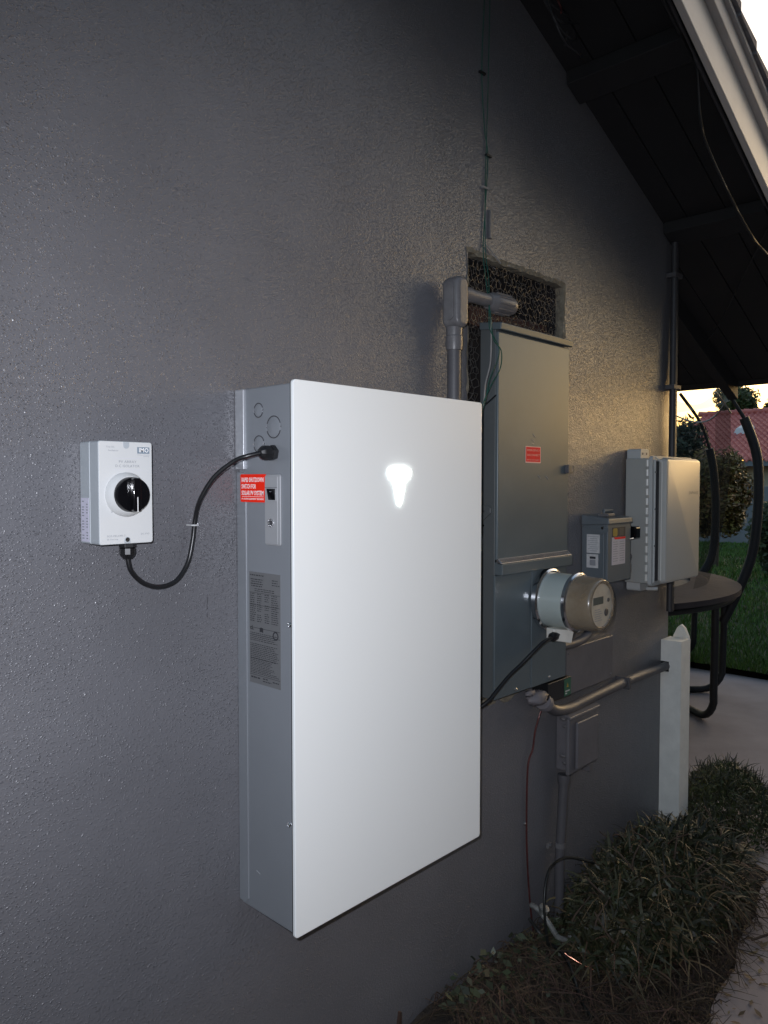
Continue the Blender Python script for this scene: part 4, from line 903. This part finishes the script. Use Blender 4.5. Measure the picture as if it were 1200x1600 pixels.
tree('hedge_shrub', 'tall clipped shrub with a sunlit orange-brown top beside the trampoline poles', 14.0, 3.75, 2.0, .55, .50, .70, M_hedge, 26000, .045, 31, 'shrub', 70, True, zc=1.36)
tree('dark_bush', 'low dark round bush before the grey wall at right edge', 13.0, 2.30, 1.42, .60, .60, .66, M_hedge2, 20000, .05, 32, 'bush', 50, zc=.72)
tree('dark_tree', 'dark leafy tree behind the house corner and the net', 16.0, 5.2, 2.9, .9, .60, .95, M_darktree, 9000, .07, 33, 'tree', 26, zc=1.95)
tree('roof_tree', 'leafy tree rising above the red tile roof', 46.0, 14.3, 7.6, 1.3, 1.25, 1.5, M_tree, 7000, .13, 34, 'tree', 22, zc=5.9)
tree('roof_tree', 'smaller tree top peeking above the roof at the right edge', 46.0, 11.9, 6.9, 1.0, .9, 1.2, M_tree, 5000, .13, 35, 'tree', 18, zc=5.6)

bh = empty('added_shade_hedge', (10.6, -1.1, 0), 'unseen dense dark hedge added beside the yard to shade the lower wall', 'hedge')  # added out of view to block low glow from the lower wall
for i in range(5):
    hx, hy = 10.6+.25*(i % 2), 1.0-i*1.05
    MB().tube([(hx,hy,-.05),(hx+.03,hy,.8),(hx,hy+.05,1.5)], [.06,.05,.03], 8).build('trunk', M_bark, bh, smooth=60)
    crown('crown', M_hedge2, bh, (hx,hy,1.2), .55, .62, 1.0, 3500, .09, 120+i, 40, True)
# unseen board fence, added to keep low sky glow off the lower wall
sf = empty('added_shade_fence', (-1, -2.6, 0), 'unseen grey board fence added behind the photographer to shade the wall', 'fence')
for i in range(13):
    x = -8+i*1.75; MB().box(x, x+.09, -2.70, -2.61, -.03, 1.85).build('fence_post', M_fencewood, sf)
for i in range(146):
    x = -8+i*.143; MB().box(x, x+.139, -2.605, -2.585, .03, 1.83+.006*((i*7) % 5)).build('fence_board', M_fencewood, sf)

ah = empty('added_shade_house', (-3, -4.6, 0), 'unseen two-storey grey house added behind the photographer to shade the wall', 'house')  # added out of view; its height cuts the sky light on the wall
MB().box(-12, 6.2, -9, -3.9, -.03, 5.2).build('wall', M_housegrey, ah)
MB().prism([(-3.45,5.17),(-9.5,5.17),(-6.4,6.7)], lambda p: (-12.4, p[0], p[1]), lambda p: (6.6, p[0], p[1])).build('roof', M_shingle, ah)

# ================================================================== PLANTING BED
def straps(b, n, foot, zf, L, wd, up, seed, droop=1.0, segs=5):
    rnd = random.Random(seed)
    for i in range(n):
        x, y = foot(rnd); z = zf(x, y); a = rnd.uniform(0, 6.283); l = rnd.uniform(*L); e = rnd.uniform(*up)
        dx, dy = math.cos(a), math.sin(a); px_, py_ = -dy, dx; w_ = rnd.uniform(*wd); vs_ = []; fs = []
        tw = rnd.uniform(-.8,.8)
        for k_ in range(segs+1):
            t = k_/segs; r_ = l*t*math.cos(e); hz = l*(t*math.sin(e)-droop*t*t*.55*(1-.3*math.sin(e)))
            ww = w_*(1-t**2)*(.6+.8*min(1,t*3)*.5)+.0004
            cx_, cy_, cz_ = x+dx*r_, y+dy*r_, max(zf(x+dx*r_, y+dy*r_)+.004 if True else 0, z+hz)
            if cy_ > -.006: cy_ = -.006-rnd.random()*.01
            vs_ += [(cx_-px_*ww, cy_-py_*ww, cz_-tw*ww), (cx_+px_*ww, cy_+py_*ww, cz_+tw*ww)]
        for k_ in range(segs): fs.append((2*k_, 2*k_+1, 2*k_+3, 2*k_+2))
        b.add(vs_, fs)
sh1 = empty('strap_leaf_shrub', (2.62, -.22, .02), 'sprawling dark shrub of tangled strappy leaves at the wall foot', 'shrub')
def mound(x, y, cx, cy, rx, ry, h):
    q = ((x-cx)/rx)**2+((y-cy)/ry)**2; return h*math.sqrt(max(0, 1-q))
def zf1(x, y): return .02+mound(x, y, 2.60, -.21, .56, .24, .22)
def ft1(rnd):
    while True:
        x = rnd.uniform(2.06, 3.14); y = rnd.uniform(-.48, -.02)
        if ((x-2.60)/.54)**2+((y+.21)/.235)**2 < 1: return x, y
b = MB(); straps(b, 1900, ft1, zf1, (.05,.19), (.0022,.0062), (.1,1.35), 51, 1.1); b.build('leaves', M_strap, sh1)
b = MB(); straps(b, 1500, ft1, lambda x, y: zf1(x, y)-.01, (.05,.20), (.0014,.0040), (-.2,.9), 52, 1.2); b.build('dry_leaves', M_drystrap, sh1)
b = MB(); rnd = random.Random(57)
for i in range(9500):
    x, y = ft1(rnd); z = zf1(x, y)*(rnd.random()**.3)+rnd.uniform(0,.045); s_ = rnd.uniform(.008,.026)
    u = Vector((rnd.gauss(0,1), rnd.gauss(0,1), rnd.gauss(.3,.8))).normalized(); v = u.orthogonal().normalized(); p = Vector((x,min(y,-.03),z))
    b.add([p-u*s_, p+v*s_*.30, p+u*s_, p-v*s_*.30], [(0,1,2,3)])
b.build('small_leaves', M_darkfine, sh1)
for i in range(34):
    rnd = random.Random(160+i); x, y = ft1(rnd); a = rnd.uniform(0,6.28); z = zf1(x, y); l_ = rnd.uniform(.10,.24)
    q = [(x,min(y,-.02),z*.6),(x+l_*.4*math.cos(a),min(-.02,y+l_*.4*math.sin(a)),z+rnd.uniform(.03,.08)),(x+l_*math.cos(a),min(-.02,y+l_*math.sin(a)),max(.02,z-rnd.uniform(.0,.10)))]
    MB().tube(spline(q, 5), [.0022-.00012*j for j in range(11)], 5).build('dry_stem', M_drystem, sh1, smooth=60)
for i in range(16):
    rnd = random.Random(60+i); x, y = ft1(rnd); a = rnd.uniform(0,6.28); z = zf1(x, y)
    MB().tube(spline([(2.66+(x-2.66)*.4,-.2+(y+.2)*.4,.02),(x,min(y,-.02),z+.02),(x+.08*math.cos(a),min(-.02,y+.08*math.sin(a)),z+.09)], 5), [.005-.0003*j for j in range(11)], 6).build('stem', M_stem, sh1, smooth=60)
sh2 = empty('mounded_shrub', (3.45, -.22, 0), 'rounded green-topped shrub spilling onto the path behind the white post', 'shrub')
def zf2(x, y): return .0+mound(x, y, 3.42, -.13, .33, .21, .29)
def ft2(rnd):
    while True:
        x = rnd.uniform(3.08, 3.80); y = rnd.uniform(-.50, .1)
        if ((x-3.42)/.33)**2+((y+.13)/.21)**2 < 1: return x, y
b = MB(); rnd = random.Random(71)
for i in range(9000):
    x, y = ft2(rnd); z = zf2(x, y)*(rnd.random()**.35)+rnd.uniform(0,.03); s_ = rnd.uniform(.006,.015)
    u = Vector((rnd.gauss(0,1), rnd.gauss(0,1), rnd.gauss(.6,1))).normalized(); v = u.orthogonal().normalized(); p = Vector((x,y,z))
    b.add([p-u*s_, p+v*s_*.35, p+u*s_, p-v*s_*.35], [(0,1,2,3)])
b.build('leaves', M_fine, sh2)
b = MB(); straps(b, 900, ft2, zf2, (.04,.12), (.001,.0025), (.3,1.4), 72, .8); b.build('shoots', M_strap, sh2)
for i in range(10):
    rnd = random.Random(80+i); x, y = ft2(rnd)
    MB().tube(spline([(3.44,-.2,0),((3.44+x)/2,(y-.2)/2,zf2(x,y)*.5),(x,y,zf2(x,y)*.9)], 4), [.006-.0004*j for j in range(9)], 6).build('stem', M_stem, sh2, smooth=60)
# straw litter, ivy and dirt along the wall foot
b = MB(); rnd = random.Random(91)
def ftl(rnd):
    x = rnd.uniform(1.55, 2.95); return x, rnd.uniform(bed_edge(x)-.01, -.02)
straps(b, 3600, ftl, lambda x, y: bedz(x, y)+.004+rnd.random()*.03, (.04,.20), (.0008,.0020), (-.1,.35), 92, .4, 4)
o = b.build('straw_litter', M_straw, base=(2.2,-.3,0)); tag(o, 'dry brown straw and clippings littering the bed below the wall', 'straw', kind='stuff')
b = MB(); rnd = random.Random(95)
for i in range(650):
    x = rnd.uniform(1.60, 2.45); y = -.02-abs(rnd.gauss(0,.10)); y = max(y, -.5); z = bedz(x,y)+rnd.random()**2*.06*(1 if y > -.15 else .4); s_ = rnd.uniform(.005,.019)
    nrm = Vector((rnd.gauss(0,.5), rnd.gauss(-.3,.5), 1)).normalized(); u = nrm.orthogonal().normalized(); u.rotate(Matrix.Rotation(rnd.uniform(0,6.28), 3, nrm)); v = nrm.cross(u); p = Vector((x,min(y,-.018),z+.004))
    b.add([p-u*s_, p-u*s_*.2+v*s_*.65, p+u*s_, p-u*s_*.2-v*s_*.65], [(0,1,2,3)])
o = b.build('ground_ivy', M_ivy, base=(1.8,-.2,0)); tag(o, 'low leafy ground cover growing along the wall foot', 'ground cover', kind='stuff')
# tap, hose and small debris
tp = empty('garden_tap', (2.09, -.10, .02), 'old pale metal garden tap half buried in the shrub', 'tap')
MB().tube(spline([(2.06,-.02,.200),(2.058,-.05,.195),(2.062,-.085,.165),(2.072,-.11,.128),(2.10,-.125,.112),(2.135,-.135,.100)], 5), .0085, 12).build('tap_body', M_valve, tp, smooth=60)
MB().lathe([(0,.016),(.02,.017),(.022,.012)], (2.066,-.058,.188), (0,-.4,.9), 14).build('bonnet', M_valve, tp, smooth=30)
MB().lathe([(0,.014),(.03,.015)], (2.115,-.130,.106), (.8,-.2,-.25), 14).build('outlet', M_valve, tp, smooth=30)
MB().tube([(2.098,-.115,.105),(2.10,-.118,.02)], .004, 8).build('stake', M_valve, tp, smooth=60)
wire('garden_hose', [(2.06,-.10,.03),(2.045,-.09,.12),(2.05,-.075,.22),(2.085,-.06,.285),(2.14,-.05,.31),(2.22,-.06,.31),(2.32,-.10,.27)], .0045, M_hose, 'thin black hose arching beside the garden tap', 'hose')
wire('hose_end', [(2.05,-.02,.16),(2.06,-.07,.11),(2.02,-.17,.11),(1.93,-.27,.075),(1.90,-.32,.06)], .006, M_hose, 'black hose end lying across the straw litter', 'hose')
wire('copper_scrap', [(2.03,-.16,.115),(2.04,-.20,.10),(2.06,-.24,.085)], .0028, M_copper, 'bright bent copper scrap glinting in the litter')
o = MB().prism([(1.405,.09),(1.412,.09),(1.420,.150),(1.421,.188),(1.413,.192),(1.408,.165)], face_y(-.035), face_y(-.042)).build('wooden_stake', M_straw, bevel=.001); tag(o, 'tiny tan wooden sliver standing at the wall foot', 'stake')
rnd = random.Random(101)
b = MB()
for i in range(150):
    x = rnd.uniform(2.0, 5.6) if i % 2 else rnd.uniform(2.0, 3.4); y = bed_edge(min(x,3.2))+.01-abs(rnd.gauss(0,.09)) if x < 3.2 else rnd.uniform(-.9, -.2); s_ = rnd.uniform(.006,.02); a = rnd.uniform(0,6.28); u = Vector((math.cos(a),math.sin(a),rnd.uniform(-.1,.3))); v = Vector((-math.sin(a),math.cos(a),0)); p = Vector((x,y,.006))
    b.add([p-u*s_, p+v*s_*.4, p+u*s_, p-v*s_*.4], [(0,1,2,3)])
o = b.build('leaf_litter', M_leafdry, base=(3,-.7,0)); tag(o, 'small dry leaves scattered on the concrete path', 'leaf litter', kind='stuff')
wire('fallen_twig', [(2.66,-.50,.02),(2.76,-.54,.018),(2.86,-.60,.016),(2.92,-.62,.01)], .004, M_stem, 'dark twig poking out of the shrub onto the path', 'twig')
